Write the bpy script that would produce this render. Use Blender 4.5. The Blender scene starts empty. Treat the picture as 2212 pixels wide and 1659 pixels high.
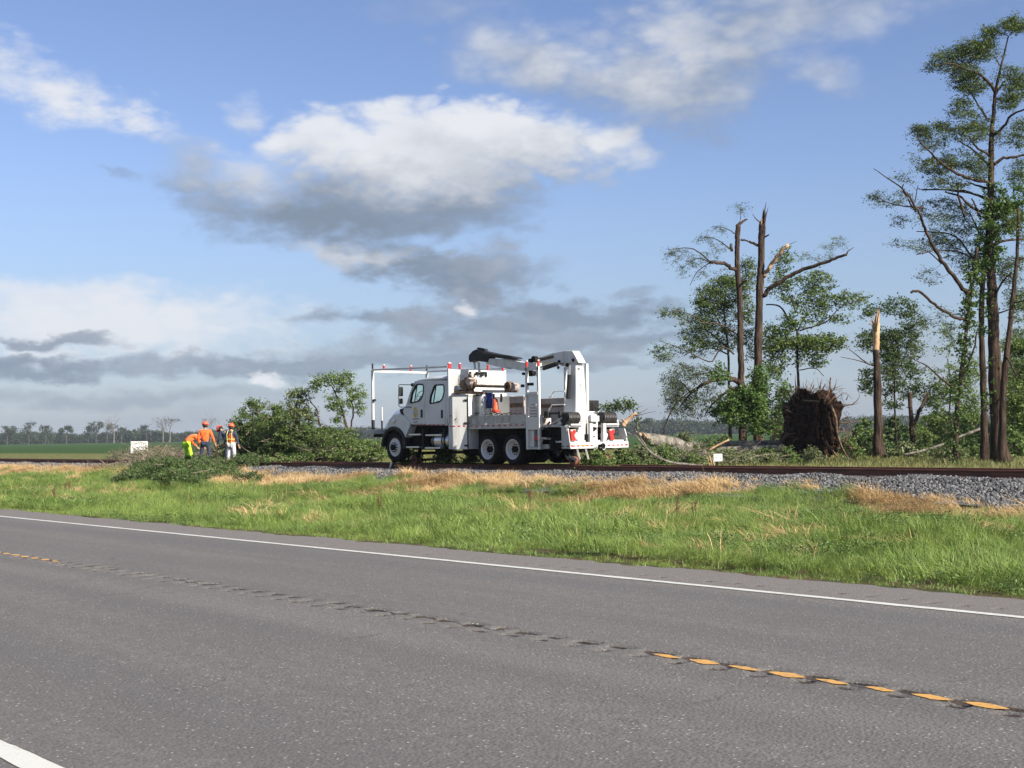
import bpy, bmesh, math, random
import numpy as np
from math import radians, sin, cos, pi, tan, sqrt, atan2
from mathutils import Vector, Matrix
random.seed(7); RNG = np.random.default_rng(7)
scene = bpy.context.scene
COL = scene.collection

# ------------------------------------------------------------------ camera
EYE = 1.45; FPX = 2780.0; YAW = radians(42.05); PITCH = radians(2.275); ROLL = radians(0.84)
_F0 = np.array([-cos(YAW), sin(YAW), 0.0]); _R0 = np.array([sin(YAW), cos(YAW), 0.0]); _U0 = np.array([0, 0, 1.0])
FW = _F0*cos(PITCH) + _U0*sin(PITCH); UU = _U0*cos(PITCH) - _F0*sin(PITCH)
RT = _R0*cos(ROLL) - UU*sin(ROLL); UP = UU*cos(ROLL) + _R0*sin(ROLL)
EYEP = np.array([0, 0, EYE])
cam = bpy.data.cameras.new('camera'); camo = bpy.data.objects.new('camera', cam); COL.objects.link(camo)
m = Matrix(((RT[0], UP[0], -FW[0], 0), (RT[1], UP[1], -FW[1], 0), (RT[2], UP[2], -FW[2], EYE), (0, 0, 0, 1)))
camo.matrix_world = m
cam.sensor_width = 36; cam.lens = 36*FPX/2212; cam.clip_end = 6000; cam.clip_start = 0.1
scene.camera = camo

# survey of the place: a direction read in the photograph, met with a plane of the place
def ray(x, y): return FW + RT*(x-1106)/FPX + UP*(829.5-y)/FPX
def onY(p, Y): d = ray(*p); return EYEP + d*(Y/d[1])
def onX(p, X): d = ray(*p); return EYEP + d*(X/d[0])
def onZ(p, Z): d = ray(*p); return EYEP + d*((Z-EYE)/d[2])
def at(p, depth): return EYEP + ray(*p)*depth
def crop(x0, y0, s): return lambda x, y: ((x0+x/s)/1.4756, (y0+y/s)/1.4756)
c1 = crop(1160, 1080, 3.77); c2 = crop(1560, 1080, 3.77); c3 = crop(350, 1150, 2.458); c4 = crop(2050, 600, 2.552)
c5 = crop(2650, 0, 2.37); c6 = crop(2600, 600, 1.747); c7 = crop(1850, 1150, 2.458); c8 = crop(0, 1280, 2.458)
cs = crop(380, 1300, 5.027); cd = crop(1380, 1190, 6.506); cr = crop(1700, 1260, 6.9125)

# ------------------------------------------------------------------ light
SUN_AZ = radians(7); SUN_EL = radians(33)          # towards +X, a little beyond the track
sd = Vector((cos(SUN_EL)*cos(SUN_AZ), cos(SUN_EL)*sin(SUN_AZ), sin(SUN_EL)))
sun = bpy.data.lights.new('sun', 'SUN'); sun.energy = 5.0; sun.angle = radians(0.55); sun.color = (1.0, 0.93, 0.82)
suno = bpy.data.objects.new('sun', sun); COL.objects.link(suno)
suno.rotation_euler = sd.to_track_quat('Z', 'Y').to_euler()
scene.view_settings.view_transform = 'Standard'; scene.view_settings.look = 'None'
scene.view_settings.gamma = 1; scene.view_settings.use_curve_mapping = False
scene.view_settings.exposure = 1.05

# world: Nishita sky with clouds placed by compass direction
world = bpy.data.worlds.new('World'); scene.world = world; world.use_nodes = True
wt = world.node_tree; wt.nodes.clear()
class G:
    def __init__(s, t): s.t = t
    def n(s, kind, **kw):
        o = s.t.nodes.new(kind)
        for k, v in kw.items():
            if k.startswith('i_'):
                key = k[2:]; key = int(key) if key.isdigit() else key
                s.set(o.inputs[key], v)
            else: setattr(o, k, v)
        return o
    def set(s, sock, v):
        if isinstance(v, bpy.types.NodeSocket): s.t.links.new(v, sock)
        else: sock.default_value = v
    def m(s, op, a, b=None, c=None, clamp=False):
        o = s.t.nodes.new('ShaderNodeMath'); o.operation = op; o.use_clamp = clamp
        s.set(o.inputs[0], a)
        if b is not None: s.set(o.inputs[1], b)
        if c is not None: s.set(o.inputs[2], c)
        return o.outputs[0]
    def ss(s, x, a, b):
        o = s.t.nodes.new('ShaderNodeMapRange'); o.interpolation_type = 'SMOOTHSTEP'
        s.set(o.inputs[0], x); s.set(o.inputs[1], a); s.set(o.inputs[2], b); return o.outputs[0]
    def mix(s, f, a, b):
        o = s.t.nodes.new('ShaderNodeMix'); o.data_type = 'RGBA'; o.clamp_factor = True
        s.set(o.inputs[0], f)
        for i, v in ((6, a), (7, b)):
            if isinstance(v, tuple) and len(v) == 3: v = v + (1,)
            s.set(o.inputs[i], v)
        return o.outputs[2]
    def noise(s, vec, scale, detail=4, rough=.55, dist=0):
        o = s.t.nodes.new('ShaderNodeTexNoise'); s.set(o.inputs['Vector'], vec)
        o.inputs['Scale'].default_value = scale; o.inputs['Detail'].default_value = detail
        o.inputs['Roughness'].default_value = rough; o.inputs['Distortion'].default_value = dist
        return o
g = G(wt)
tc = g.n('ShaderNodeTexCoord')
sky = g.n('ShaderNodeTexSky', sky_type='NISHITA'); sky.sun_disc = False
sky.sun_elevation = SUN_EL; sky.sun_rotation = pi/2 - SUN_AZ
sky.air_density = 1.0; sky.dust_density = 0.6; sky.ozone_density = 2.5
sep = g.n('ShaderNodeSeparateXYZ'); g.set(sep.inputs[0], tc.outputs['Generated'])
X, Y, Z = sep.outputs
# azimuth measured from the middle of the view, elevation above the horizon (radians)
fx = g.m('ADD', g.m('MULTIPLY', X, float(_F0[0])), g.m('MULTIPLY', Y, float(_F0[1])))
rx = g.m('ADD', g.m('MULTIPLY', X, float(_R0[0])), g.m('MULTIPLY', Y, float(_R0[1])))
AZ = g.m('ARCTAN2', rx, fx); EL = g.m('ARCSINE', Z)
vec = g.n('ShaderNodeCombineXYZ'); g.set(vec.inputs[0], AZ); g.set(vec.inputs[1], g.m('MULTIPLY', EL, 1.9)); VE = vec.outputs[0]
w1 = g.noise(VE, 9, 8, .6); w2 = g.noise(VE, 30, 7, .62); w3 = g.noise(VE, 5, 4, .5)
sc = g.n('ShaderNodeSeparateColor'); g.set(sc.inputs[0], w1.outputs['Color'])
sc2 = g.n('ShaderNodeSeparateColor'); g.set(sc2.inputs[0], w2.outputs['Color'])
# domain warp
AZw = g.m('ADD', AZ, g.m('ADD', g.m('MULTIPLY', g.m('SUBTRACT', sc.outputs[0], .5), .075), g.m('MULTIPLY', g.m('SUBTRACT', sc2.outputs[0], .5), .035)))
ELw = g.m('ADD', EL, g.m('ADD', g.m('MULTIPLY', g.m('SUBTRACT', sc.outputs[1], .5), .048), g.m('MULTIPLY', g.m('SUBTRACT', sc2.outputs[1], .5), .022)))
fine = sc2.outputs[2]; broad = sc.outputs[2]
bil = g.noise(VE, 15, 2, .5); bil2 = g.noise(VE, 34, 2, .5)
billow = g.m('SUBTRACT', g.m('ADD', g.m('MULTIPLY', g.m('ABSOLUTE', g.m('SUBTRACT', bil.outputs[0], .5)), 2.4), g.m('MULTIPLY', g.m('ABSOLUTE', g.m('SUBTRACT', bil2.outputs[0], .5)), 1.2)), .26)
skyc = g.mix(1.0, (1, 1, 1), sky.outputs[0])
bg_k = 0.064
skyv = g.n('ShaderNodeMix', data_type='RGBA', blend_type='MULTIPLY'); skyv.inputs[0].default_value = 1
g.set(skyv.inputs[6], sky.outputs[0]); skyv.inputs[7].default_value = (bg_k*1.03, bg_k*.98, bg_k*1.12, 1)
cur = skyv.outputs[2]
# thin veil whitening the lower sky
veil = g.m('MULTIPLY', g.ss(EL, .24, .0), .62)
cur = g.mix(veil, cur, (.142, .195, .262))
def azel(x, y):
    d = ray(x, y); d = d/np.linalg.norm(d)
    return math.atan2(d@_R0, d@_F0), math.asin(d[2])
WHITE = (.39, .40, .425); GREY = (.115, .145, .190)
def cloud(x, y, rx_, ry_, tilt=0, op=1.0, bright=.5, grad=.8, soft=.5, wisp=.5, edge=.55, colA=WHITE, colB=GREY):
    """x, y, radii in photograph units; bright = tone in the middle, grad = how much lighter its top is"""
    global cur
    a, e = azel(x, y); ra = rx_*1.12/FPX; re = ry_*1.14/FPX; edge = edge*1.4
    dx = g.m('SUBTRACT', AZw, a); dy = g.m('SUBTRACT', ELw, e)
    if tilt:
        ct, st = cos(radians(tilt)), sin(radians(tilt))
        dx, dy = g.m('ADD', g.m('MULTIPLY', dx, ct), g.m('MULTIPLY', dy, st)), g.m('SUBTRACT', g.m('MULTIPLY', dy, ct), g.m('MULTIPLY', dx, st))
    u = g.m('DIVIDE', dx, ra); v = g.m('DIVIDE', dy, re)
    r = g.m('SQRT', g.m('ADD', g.m('MULTIPLY', u, u), g.m('MULTIPLY', v, v)))
    dns = g.m('ADD', g.m('SUBTRACT', 1.0, r), g.m('ADD', g.m('MULTIPLY', g.m('SUBTRACT', fine, .5), wisp*1.3), g.m('MULTIPLY', billow, .6)))
    al = g.m('MULTIPLY', g.ss(dns, 0.0, edge), op)
    tone = g.m('ADD', g.m('ADD', bright, g.m('MULTIPLY', v, grad*.5)), g.m('MULTIPLY', g.m('SUBTRACT', broad, .5), .9))
    tone = g.m('ADD', tone, g.m('ADD', g.m('MULTIPLY', g.m('SUBTRACT', fine, .5), .22), g.m('MULTIPLY', billow, .28)))
    cur = g.mix(al, cur, g.mix(g.ss(tone, 0, 1), colB, colA))
CLOUDS = [
 # low bank near the horizon
 (1106, 900, 2600, 70, 0, .5, .22, .2, 0, .3, .9), (260, 700, 480, 100, 0, .9, 1.1, .3, 0, .3, .6),
 (120, 640, 330, 60, 0, .6, 1.0, .2, 0, .3, .6), (700, 790, 900, 26, 0, .75, .12, .1, 0, .7, .5), (100, 730, 170, 20, -6, .8, .1, .1, 0, .6, .5),
 (40, 790, 200, 28, 0, .7, .12, .1, 0, .6, .5),
 (1150, 690, 420, 46, 2, .9, .08, .2, 0, .9, .5), (1250, 735, 520, 34, 0, .8, .12, .2, 0, .8, .5), (800, 690, 240, 28, 2, .8, .15, .1, 0, .9, .6),
 (1000, 760, 520, 26, 0, .7, .2, .1, 0, .7, .6), (1370, 628, 80, 12, 3, .5, .2, 0, 0, .7, .6), (1900, 755, 420, 44, -3, .5, .35, .1, 0, .5, .8),
 (580, 818, 52, 20, 0, .95, 1.25, .5, 0, .3, .4), (300, 850, 700, 26, 0, .5, .15, .1, 0, .5, .7), (1300, 790, 200, 16, 0, .5, .15, 0, 0, .6, .6),
 # dark ragged tail
 (960, 600, 260, 62, -16, .95, .05, .3, 0, .9, .5), (1080, 590, 130, 75, 0, .8, .15, .3, 0, .9, .6), (1000, 660, 130, 40, 0, .7, .2, .3, 0, .9, .6),
 (1010, 665, 36, 22, 0, .8, .95, .2, 0, .3, .6), (760, 540, 150, 28, -6, .9, .7, .3, 0, .5, .6), (1150, 490, 50, 20, 0, .3, .1, 0, 0, 1, .7),
 # big cumulus
 (700, 460, 370, 95, -6, 1.0, .06, .5, 0, .55, .6), (480, 420, 130, 90, -20, .75, .25, .4, 0, .6, .8), (420, 350, 120, 70, -30, .6, .55, .3, 0, .5, .9),
 (960, 430, 260, 95, 0, .95, .12, .5, 0, .4, .6), (560, 380, 130, 55, -10, .7, .85, .4, 0, .4, .8),
 (900, 330, 340, 115, 0, 1.0, .80, 1.3, 0, .35, .45), (1110, 310, 310, 88, -9, 1.0, .80, 1.2, 0, .3, .5), (680, 290, 95, 65, 0, .9, .85, .4, 0, .4, .5), (540, 250, 60, 45, 0, .65, .7, .2, 0, .4, .8),
 (760, 400, 220, 55, -5, .55, .45, .2, 0, .5, .9),
 # upper right cumulus
 (1340, 170, 330, 120, -10, .95, .40, .4, 0, .2, .9), (1510, 180, 230, 140, 20, .9, .36, .7, 0, .2, .9), (1475, 95, 110, 100, 0, .8, .8, .7, 0, .35, .8),
 (1150, 130, 240, 95, -8, .9, .5, .5, 0, .3, .9), (1780, 145, 100, 45, -18, .6, .55, .2, 0, .5, .9), (1580, 120, 130, 100, 0, .6, .35, .2, 0, .4, .9), (1720, 20, 460, 100, 3, .85, .45, -.1, 0, .25, .9), (950, 20, 200, 60, 0, .35, .5, 0, 0, .5, 1),
 # wispy white top left
 (120, 205, 250, 62, -14, .9, 1.15, .1, 0, 1.1, .8), (260, 245, 170, 26, -10, .8, 1.15, .1, 0, 1.1, .8), (245, 372, 50, 14, -15, .45, .1, 0, 0, .6, .8),
]
for c in CLOUDS: cloud(*c)
# the rest of the sky goes on with the same scattered clouds
out = g.m('SUBTRACT', 1.0, g.m('MULTIPLY', g.ss(g.m('ABSOLUTE', AZ), .75, .5), g.ss(EL, .60, .42)))
far = g.noise(VE, 2.6, 9, .6)
fa = g.m('MULTIPLY', g.m('MULTIPLY', g.ss(far.outputs[0], .50, .66), out), g.ss(EL, -.02, .12))
cur = g.mix(fa, cur, g.mix(g.ss(broad, .3, .7), GREY, WHITE))
bgn = g.n('ShaderNodeBackground'); g.set(bgn.inputs[0], cur); bgn.inputs[1].default_value = 1.0
wo = g.n('ShaderNodeOutputWorld'); wt.links.new(bgn.outputs[0], wo.inputs[0])

# ------------------------------------------------------------------ helpers
class MB:
    """collects geometry and links it as one mesh object"""
    def __init__(s): s.v = []; s.f = []; s.n = 0; s.q = []
    def add(s, verts, faces):
        verts = np.asarray(verts, float).reshape(-1, 3)
        s.v.append(verts); b = s.n
        s.f.extend([tuple(i+b for i in f) for f in faces]); s.n += len(verts); return s
    def bulk(s, verts, quads):
        verts = np.asarray(verts, float).reshape(-1, 3)
        s.v.append(verts); s.q.append(np.asarray(quads)+s.n); s.n += len(verts); return s
    def box(s, lo, hi):
        (a, b, c), (d, e, f) = lo, hi
        a, d = min(a, d), max(a, d); b, e = min(b, e), max(b, e); c, f = min(c, f), max(c, f)
        V = [(a,b,c),(d,b,c),(d,e,c),(a,e,c),(a,b,f),(d,b,f),(d,e,f),(a,e,f)]
        return s.add(V, [(0,3,2,1),(4,5,6,7),(0,1,5,4),(1,2,6,5),(2,3,7,6),(3,0,4,7)])
    def cbox(s, c, d): c = np.array(c, float); d = np.array(d, float)/2; return s.box(c-d, c+d)
    def bar(s, p, q, w, h, up=(0, 0, 1)):
        p = np.array(p, float); q = np.array(q, float); d = q-p; d /= np.linalg.norm(d)
        upv = np.array(up, float)
        if abs(d@upv) > .97: upv = np.array([1., 0, 0])
        a = np.cross(d, upv); a /= np.linalg.norm(a); b = np.cross(a, d)
        V = [c + a*i*w/2 + b*j*h/2 for c in (p, q) for (i, j) in ((-1,-1),(1,-1),(1,1),(-1,1))]
        return s.add(V, [(0,3,2,1),(4,5,6,7),(0,1,5,4),(1,2,6,5),(2,3,7,6),(3,0,4,7)])
    def tube(s, pts, rad, n=6, cap=True):
        P = np.array(pts, float); k = len(P)
        R = np.full(k, rad, float) if np.isscalar(rad) else np.array(rad, float)
        if len(R) != k: R = np.interp(np.linspace(0, 1, k), np.linspace(0, 1, len(R)), R)
        T = np.gradient(P, axis=0); T /= np.linalg.norm(T, axis=1)[:, None]+1e-9
        ref = np.array([0., 0, 1]) if abs(T[0][2]) < .8 else np.array([1., 0, 0])
        a = np.cross(T, ref); a /= np.linalg.norm(a, axis=1)[:, None]+1e-9; b = np.cross(T, a)
        th = np.arange(n)*2*pi/n
        V = P[:, None, :] + R[:, None, None]*(a[:, None, :]*np.cos(th)[None, :, None] + b[:, None, :]*np.sin(th)[None, :, None])
        V = V.reshape(-1, 3); F = []
        for i in range(k-1):
            for j in range(n):
                j2 = (j+1) % n; F.append((i*n+j, i*n+j2, (i+1)*n+j2, (i+1)*n+j))
        if cap: F.append(tuple(range(n))[::-1]); F.append(tuple((k-1)*n+j for j in range(n)))
        return s.add(V, F)
    def cyl(s, p, q, r, n=16, r2=None): return s.tube([p, q], [r, r if r2 is None else r2], n)
    def lathe(s, prof, c, axis='y', n=28):
        """prof: (radius, along) pairs round the axis through c"""
        V = []; k = len(prof); c = np.array(c, float)
        for r, t in prof:
            for j in range(n):
                a = 2*pi*j/n
                d = {'y': (r*cos(a), t, r*sin(a)), 'z': (r*cos(a), r*sin(a), t), 'x': (t, r*cos(a), r*sin(a))}[axis]
                V.append(c+d)
        F = [(i*n+j, i*n+(j+1) % n, (i+1)*n+(j+1) % n, (i+1)*n+j) for i in range(k-1) for j in range(n)]
        return s.add(V, F)
    def prism(s, poly, y0, y1, axis='y'):
        k = len(poly)
        f = {'y': lambda p, t: (p[0], t, p[1]), 'x': lambda p, t: (t, p[0], p[1]), 'z': lambda p, t: (p[0], p[1], t)}[axis]
        V = [f(p, y0) for p in poly] + [f(p, y1) for p in poly]
        F = [tuple(range(k)), tuple(range(2*k-1, k-1, -1))] + [(i, k+i, k+(i+1) % k, (i+1) % k) for i in range(k)]
        return s.add(V, F)
    def leaves(s, P, size, aspect=2.0, flat=0.0, fold=True):
        """many small pointed leaf faces at P"""
        P = np.asarray(P, float); n = len(P)
        if n == 0: return s
        d = RNG.normal(size=(n, 3)); d[:, 2] *= (1-flat); d /= np.linalg.norm(d, axis=1)[:, None]
        w = RNG.normal(size=(n, 3)); w[:, 2] *= (1-flat*.8); w -= (w*d).sum(1)[:, None]*d; w /= np.linalg.norm(w, axis=1)[:, None]
        L = size*RNG.uniform(.6, 1.3, n)[:, None]; W = L/aspect
        V = np.stack([P - d*L*.5, P + w*W*.5, P + d*L*.5, P - w*W*.5], 1).reshape(-1, 3)
        return s.bulk(V, np.arange(4*n).reshape(n, 4))
    def build(s, name, mt, parent=None, bevel=0, smooth=False, origin=None):
        me = bpy.data.meshes.new(name)
        V = np.concatenate(s.v) if s.v else np.zeros((0, 3))
        if origin is None: o = np.array(parent['_o']) if parent is not None and '_o' in parent else np.zeros(3)
        else: o = np.array(origin, float)
        pw = np.array(parent['_o']) if parent is not None and '_o' in parent else np.zeros(3)
        V = V - o
        if s.q and not s.f:
            Q = np.concatenate(s.q).astype(np.int32); nf = len(Q)
            me.vertices.add(len(V)); me.vertices.foreach_set('co', V.ravel())
            me.loops.add(nf*4); me.loops.foreach_set('vertex_index', Q.ravel())
            me.polygons.add(nf); me.polygons.foreach_set('loop_start', np.arange(nf, dtype=np.int32)*4)
            me.update(calc_edges=True)
        else:
            F = list(s.f)
            for q in s.q: F.extend(map(tuple, q.tolist()))
            me.from_pydata(V.tolist(), [], F); me.update()
            bm = bmesh.new(); bm.from_mesh(me)
            if not s.q: bmesh.ops.recalc_face_normals(bm, faces=bm.faces)
            bm.to_mesh(me); bm.free()
        if smooth:
            me.polygons.foreach_set('use_smooth', np.ones(len(me.polygons), bool))
        o_ = bpy.data.objects.new(name, me); COL.objects.link(o_)
        me.materials.append(mt)
        o_.location = o - pw
        if parent is not None: o_.parent = parent
        o_['_o'] = [float(x) for x in o]
        if name in ('crown', 'foliage', 'vine_leaves', 'twigs', 'branches', 'boughs', 'vine_stem'): o_['kind'] = 'stuff'
        if bevel:
            b = o_.modifiers.new('bevel', 'BEVEL'); b.width = bevel; b.segments = 2; b.limit_method = 'ANGLE'; b.angle_limit = radians(40)
        return o_
def tag(o, label, cat=None, group=None, kind=None):
    if label: o['label'] = label
    if cat: o['category'] = cat
    if group: o['group'] = group
    if kind: o['kind'] = kind
    return o
def thing(name, loc, label, cat, group=None):
    o = bpy.data.objects.new(name, None); COL.objects.link(o); o.location = loc; o['_o'] = [float(x) for x in loc]
    o.empty_display_size = .2
    return tag(o, label, cat, group)
def spline(pts, n=None):
    """Catmull-Rom through the points"""
    P = np.array(pts, float)
    if len(P) < 3: 
        t = np.linspace(0, 1, 4)[:, None]; return P[0]*(1-t)+P[-1]*t
    Q = np.vstack([2*P[0]-P[1], P, 2*P[-1]-P[-2]]); out = []
    k = n or 4
    for i in range(1, len(Q)-2):
        for t in np.arange(k)/k:
            a, b, c, d = Q[i-1], Q[i], Q[i+1], Q[i+2]
            out.append(.5*((2*b)+(-a+c)*t+(2*a-5*b+4*c-d)*t*t+(-a+3*b-3*c+d)*t**3))
    out.append(P[-1]); return np.array(out)

# ------------------------------------------------------------------ materials
def newmat(name):
    mt = bpy.data.materials.new(name); mt.use_nodes = True; t = mt.node_tree; t.nodes.clear()
    gg = G(t); b = gg.n('ShaderNodeBsdfPrincipled'); o = gg.n('ShaderNodeOutputMaterial'); t.links.new(b.outputs[0], o.inputs[0])
    return mt, gg, b, o
def bump(gg, b, h, strength, dist=.02):
    bp = gg.n('ShaderNodeBump'); bp.inputs['Strength'].default_value = strength; bp.inputs['Distance'].default_value = dist
    gg.set(bp.inputs['Height'], h); gg.t.links.new(bp.outputs[0], b.inputs['Normal'])
def surf(name, ca, cb=None, scale=3, rough=.6, metal=0, bmp=0, bscale=None, contrast=(.35, .65), spec=.5, stretch=(1, 1, 1), detail=6, coat=0, bdist=.02):
    mt, gg, b, o = newmat(name)
    geo = gg.n('ShaderNodeNewGeometry'); mp = gg.n('ShaderNodeMapping'); gg.set(mp.inputs[0], geo.outputs['Position']); mp.inputs['Scale'].default_value = stretch
    if cb is None: cb = tuple(c*.8 for c in ca)
    nz = gg.noise(mp.outputs[0], scale, detail, .6)
    gg.set(b.inputs['Base Color'], gg.mix(gg.ss(nz.outputs[0], *contrast), ca, cb))
    b.inputs['Roughness'].default_value = rough; b.inputs['Metallic'].default_value = metal; b.inputs['Specular IOR Level'].default_value = spec
    if coat: b.inputs['Coat Weight'].default_value = coat
    if bmp:
        n2 = gg.noise(mp.outputs[0], bscale or scale*4, 5, .6); bump(gg, b, n2.outputs[0], bmp, bdist)
    return mt
def leafmat(name, ca, cb, cc=None, trans=.35, rough=.55, scale=.35):
    mt, gg, b, o = newmat(name)
    geo = gg.n('ShaderNodeNewGeometry')
    nz = gg.noise(geo.outputs['Position'], scale, 4, .6)
    col = gg.mix(gg.ss(nz.outputs[0], .35, .65), ca, cb)
    rnd = geo.outputs['Random Per Island']
    col = gg.mix(gg.m('MULTIPLY', rnd, .75), col, cc or tuple(c*1.8 for c in cb))
    oi = gg.n('ShaderNodeObjectInfo')
    hv = gg.n('ShaderNodeHueSaturation'); gg.set(hv.inputs['Value'], gg.m('ADD', .8, gg.m('MULTIPLY', oi.outputs['Random'], .4))); gg.set(hv.inputs['Color'], col)
    col = hv.outputs[0]
    gg.set(b.inputs['Base Color'], col); b.inputs['Roughness'].default_value = rough; b.inputs['Specular IOR Level'].default_value = .35
    tr = gg.n('ShaderNodeBsdfTranslucent'); gg.set(tr.inputs[0], col)
    mx = gg.n('ShaderNodeMixShader'); mx.inputs[0].default_value = trans
    gg.t.links.new(b.outputs[0], mx.inputs[1]); gg.t.links.new(tr.outputs[0], mx.inputs[2]); gg.t.links.new(mx.outputs[0], o.inputs[0])
    return mt
M = {}
M['white'] = surf('white_paint', (.56, .56, .54), (.34, .325, .285), 4.5, .38, contrast=(.45, .85), bmp=.04, coat=.2, stretch=(1, 1, .22))
M['cabwhite'] = surf('cab_paint', (.54, .55, .545), (.44, .44, .42), 1.2, .25, contrast=(.4, .8), coat=.5)
M['grime'] = surf('grimy_white', (.42, .42, .39), (.24, .225, .19), 3.0, .6, contrast=(.45, .75), bmp=.1)
M['black'] = surf('black_plastic', (.012, .012, .013), (.02, .02, .02), 4, .55, spec=.25)
M['chassis'] = surf('chassis_black', (.012, .012, .012), (.018, .016, .014), 5, .85, bmp=.2, spec=.1)
M['rubber'] = surf('tyre_rubber', (.012, .012, .013), (.022, .021, .02), 5, .9, bmp=.3, bscale=30, spec=.12)
M['rust'] = surf('rusty_machine', (.06, .035, .022), (.16, .10, .06), 7, .8, bmp=.5)
M['rail'] = surf('rusty_rail', (.17, .062, .034), (.085, .034, .022), 4, .75, bmp=.2, stretch=(.4, 3, 3))
M['tie'] = surf('tie_wood', (.06, .048, .038), (.03, .025, .02), 4, .9, bmp=.5, stretch=(4, .6, 2))
M['red'] = surf('red_reflector', (.45, .03, .025), (.35, .02, .02), 5, .35)
M['orange'] = surf('orange_plastic', (.62, .11, .04), (.5, .08, .03), 5, .5)
M['blue'] = surf('blue_plastic', (.015, .035, .20), (.01, .02, .12), 6, .5)
M['chrome'] = surf('polished_tank', (.62, .62, .60), (.5, .5, .48), 3, .28, .8)
M['hose'] = surf('black_hose', (.016, .015, .015), (.04, .035, .03), 9, .5, bmp=.4)
M['yellow'] = surf('yellow_emblem', (.62, .42, .06), (.5, .33, .05), 6, .5)
M['amber'] = surf('amber_lens', (.7, .33, .03), None, 6, .3)
M['redlens'] = surf('red_lens', (.5, .015, .012), None, 6, .25)
M['lettering'] = surf('grey_lettering', (.10, .10, .10), None, 6, .6)
M['navy'] = surf('navy_denim', (.015, .022, .045), (.03, .042, .07), 14, .9, bmp=.3)
M['hivis'] = surf('hivis_orange', (.85, .16, .03), (.70, .11, .02), 7, .85, bmp=.3)
M['lime'] = surf('hivis_lime', (.45, .80, .03), (.34, .64, .03), 9, .85, bmp=.3)
M['reflect'] = surf('vest_stripe', (.72, .70, .18), (.6, .58, .2), 12, .5)
M['skin'] = surf('skin', (.42, .24, .16), (.34, .18, .12), 9, .6)
M['glove'] = surf('pale_glove', (.55, .52, .45), (.4, .38, .32), 9, .85)
M['trouser'] = surf('pale_trousers', (.55, .54, .55), (.42, .41, .42), 8, .9, bmp=.3)
M['helmet'] = surf('hard_hat', (.78, .12, .06), (.7, .1, .05), 5, .3)
M['boot'] = surf('boot_leather', (.05, .035, .025), (.03, .02, .015), 9, .8)
M['hair'] = surf('dark_hair', (.015, .011, .009), None, 12, .8)
M['bark'] = surf('bark', (.028, .020, .015), (.090, .062, .046), 7, .95, bmp=1, bscale=13, stretch=(1, 1, .14), bdist=.12, spec=.1)
M['bark_grey'] = surf('grey_bark', (.085, .075, .062), (.24, .22, .185), 4, .95, bmp=1, bscale=7, bdist=.10, spec=.1)
M['wood'] = surf('split_wood', (.36, .21, .11), (.52, .35, .20), 6, .85, bmp=.5, stretch=(1, 1, .2))
M['soil'] = surf('root_soil', (.012, .008, .006), (.050, .028, .018), 5, .98, bmp=1, bscale=9, bdist=.15, spec=.05)
M['root'] = surf('root_bark', (.07, .04, .025), (.17, .11, .07), 7, .9, bmp=.4)
M['leaf'] = leafmat('leaf_green', (.052, .105, .018), (.085, .145, .028), (.18, .23, .07))
M['leaf_bright'] = leafmat('vine_green', (.045, .105, .018), (.075, .15, .028), (.14, .21, .05))
M['leaf_cypress'] = leafmat('cypress_leaf', (.050, .100, .018), (.085, .140, .026), (.16, .20, .055))
M['leaf_dark'] = leafmat('dark_leaf', (.028, .066, .015), (.052, .102, .022), (.14, .19, .06))
M['leaf_wilt'] = leafmat('wilted_leaf', (.065, .11, .03), (.12, .155, .055), (.24, .26, .12), scale=.8)
M['leaf_dry'] = leafmat('dead_twig_leaf', (.10, .105, .05), (.16, .15, .075), (.27, .26, .14), scale=.8)
M['stump'] = surf('twig', (.10, .075, .05), (.2, .17, .13), 5, .9)
# ------------------------------------------------------------------ ground levels
GY = [-400, -6, -1.5, 0, 10.0, 10.9, 12.5, 17, 22, 25.2, 26.6, 28.9, 33.2, 35.6, 38, 60, 4000]
GZ = [-.6, -.3, -.12, -.14, -.14, -.05, -.16, -.42, -.42, -.34, -.18, .17, .17, -.02, -.06, -.03, 0]
def gz(y): return np.interp(y, GY, GZ)
def wob(x, y, s=1.0, seed=0):
    r = np.random.default_rng(seed+99); t = 0
    for k in range(6):
        a = r.uniform(0, 2*pi); f = s*r.uniform(.6, 2.2); t = t + np.sin((x*cos(a)+y*sin(a))*f + r.uniform(0, 6.28))
    return t/6**.5/1.0
def sheet(name, xs, ys, zf, mt, **kw):
    xs = np.array(xs, float); ys = np.array(ys, float); XX, YY = np.meshgrid(xs, ys)
    V = np.stack([XX, YY, zf(XX, YY)], -1).reshape(-1, 3); nx, ny = len(xs), len(ys)
    i = np.arange((ny-1)*(nx-1)); r, c = i//(nx-1), i % (nx-1); b = r*nx+c
    return MB().bulk(V, np.stack([b, b+1, b+nx+1, b+nx], 1)).build(name, mt, **kw)
gm, gg, b, o = newmat('field_ground')
geo = gg.n('ShaderNodeNewGeometry'); P = geo.outputs['Position']
sp = gg.n('ShaderNodeSeparateXYZ'); gg.set(sp.inputs[0], P)
n1 = gg.noise(P, .08, 6, .6); n2 = gg.noise(P, 1.5, 6, .65); n3 = gg.noise(P, 9, 5, .7)
crop_c = gg.mix(n2.outputs[0], (.020, .050, .012), (.045, .085, .022))
crop_c = gg.mix(gg.ss(n1.outputs[0], .5, .75), crop_c, (.06, .085, .03))
weed_c = gg.mix(gg.ss(n2.outputs[0], .4, .62), (.06, .10, .022), (.20, .16, .075))
dirt_c = gg.mix(gg.ss(n2.outputs[0], .35, .6), (.045, .060, .02), (.10, .075, .04))
col = gg.mix(gg.ss(sp.outputs[1], 60, 74), weed_c, crop_c)
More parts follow.
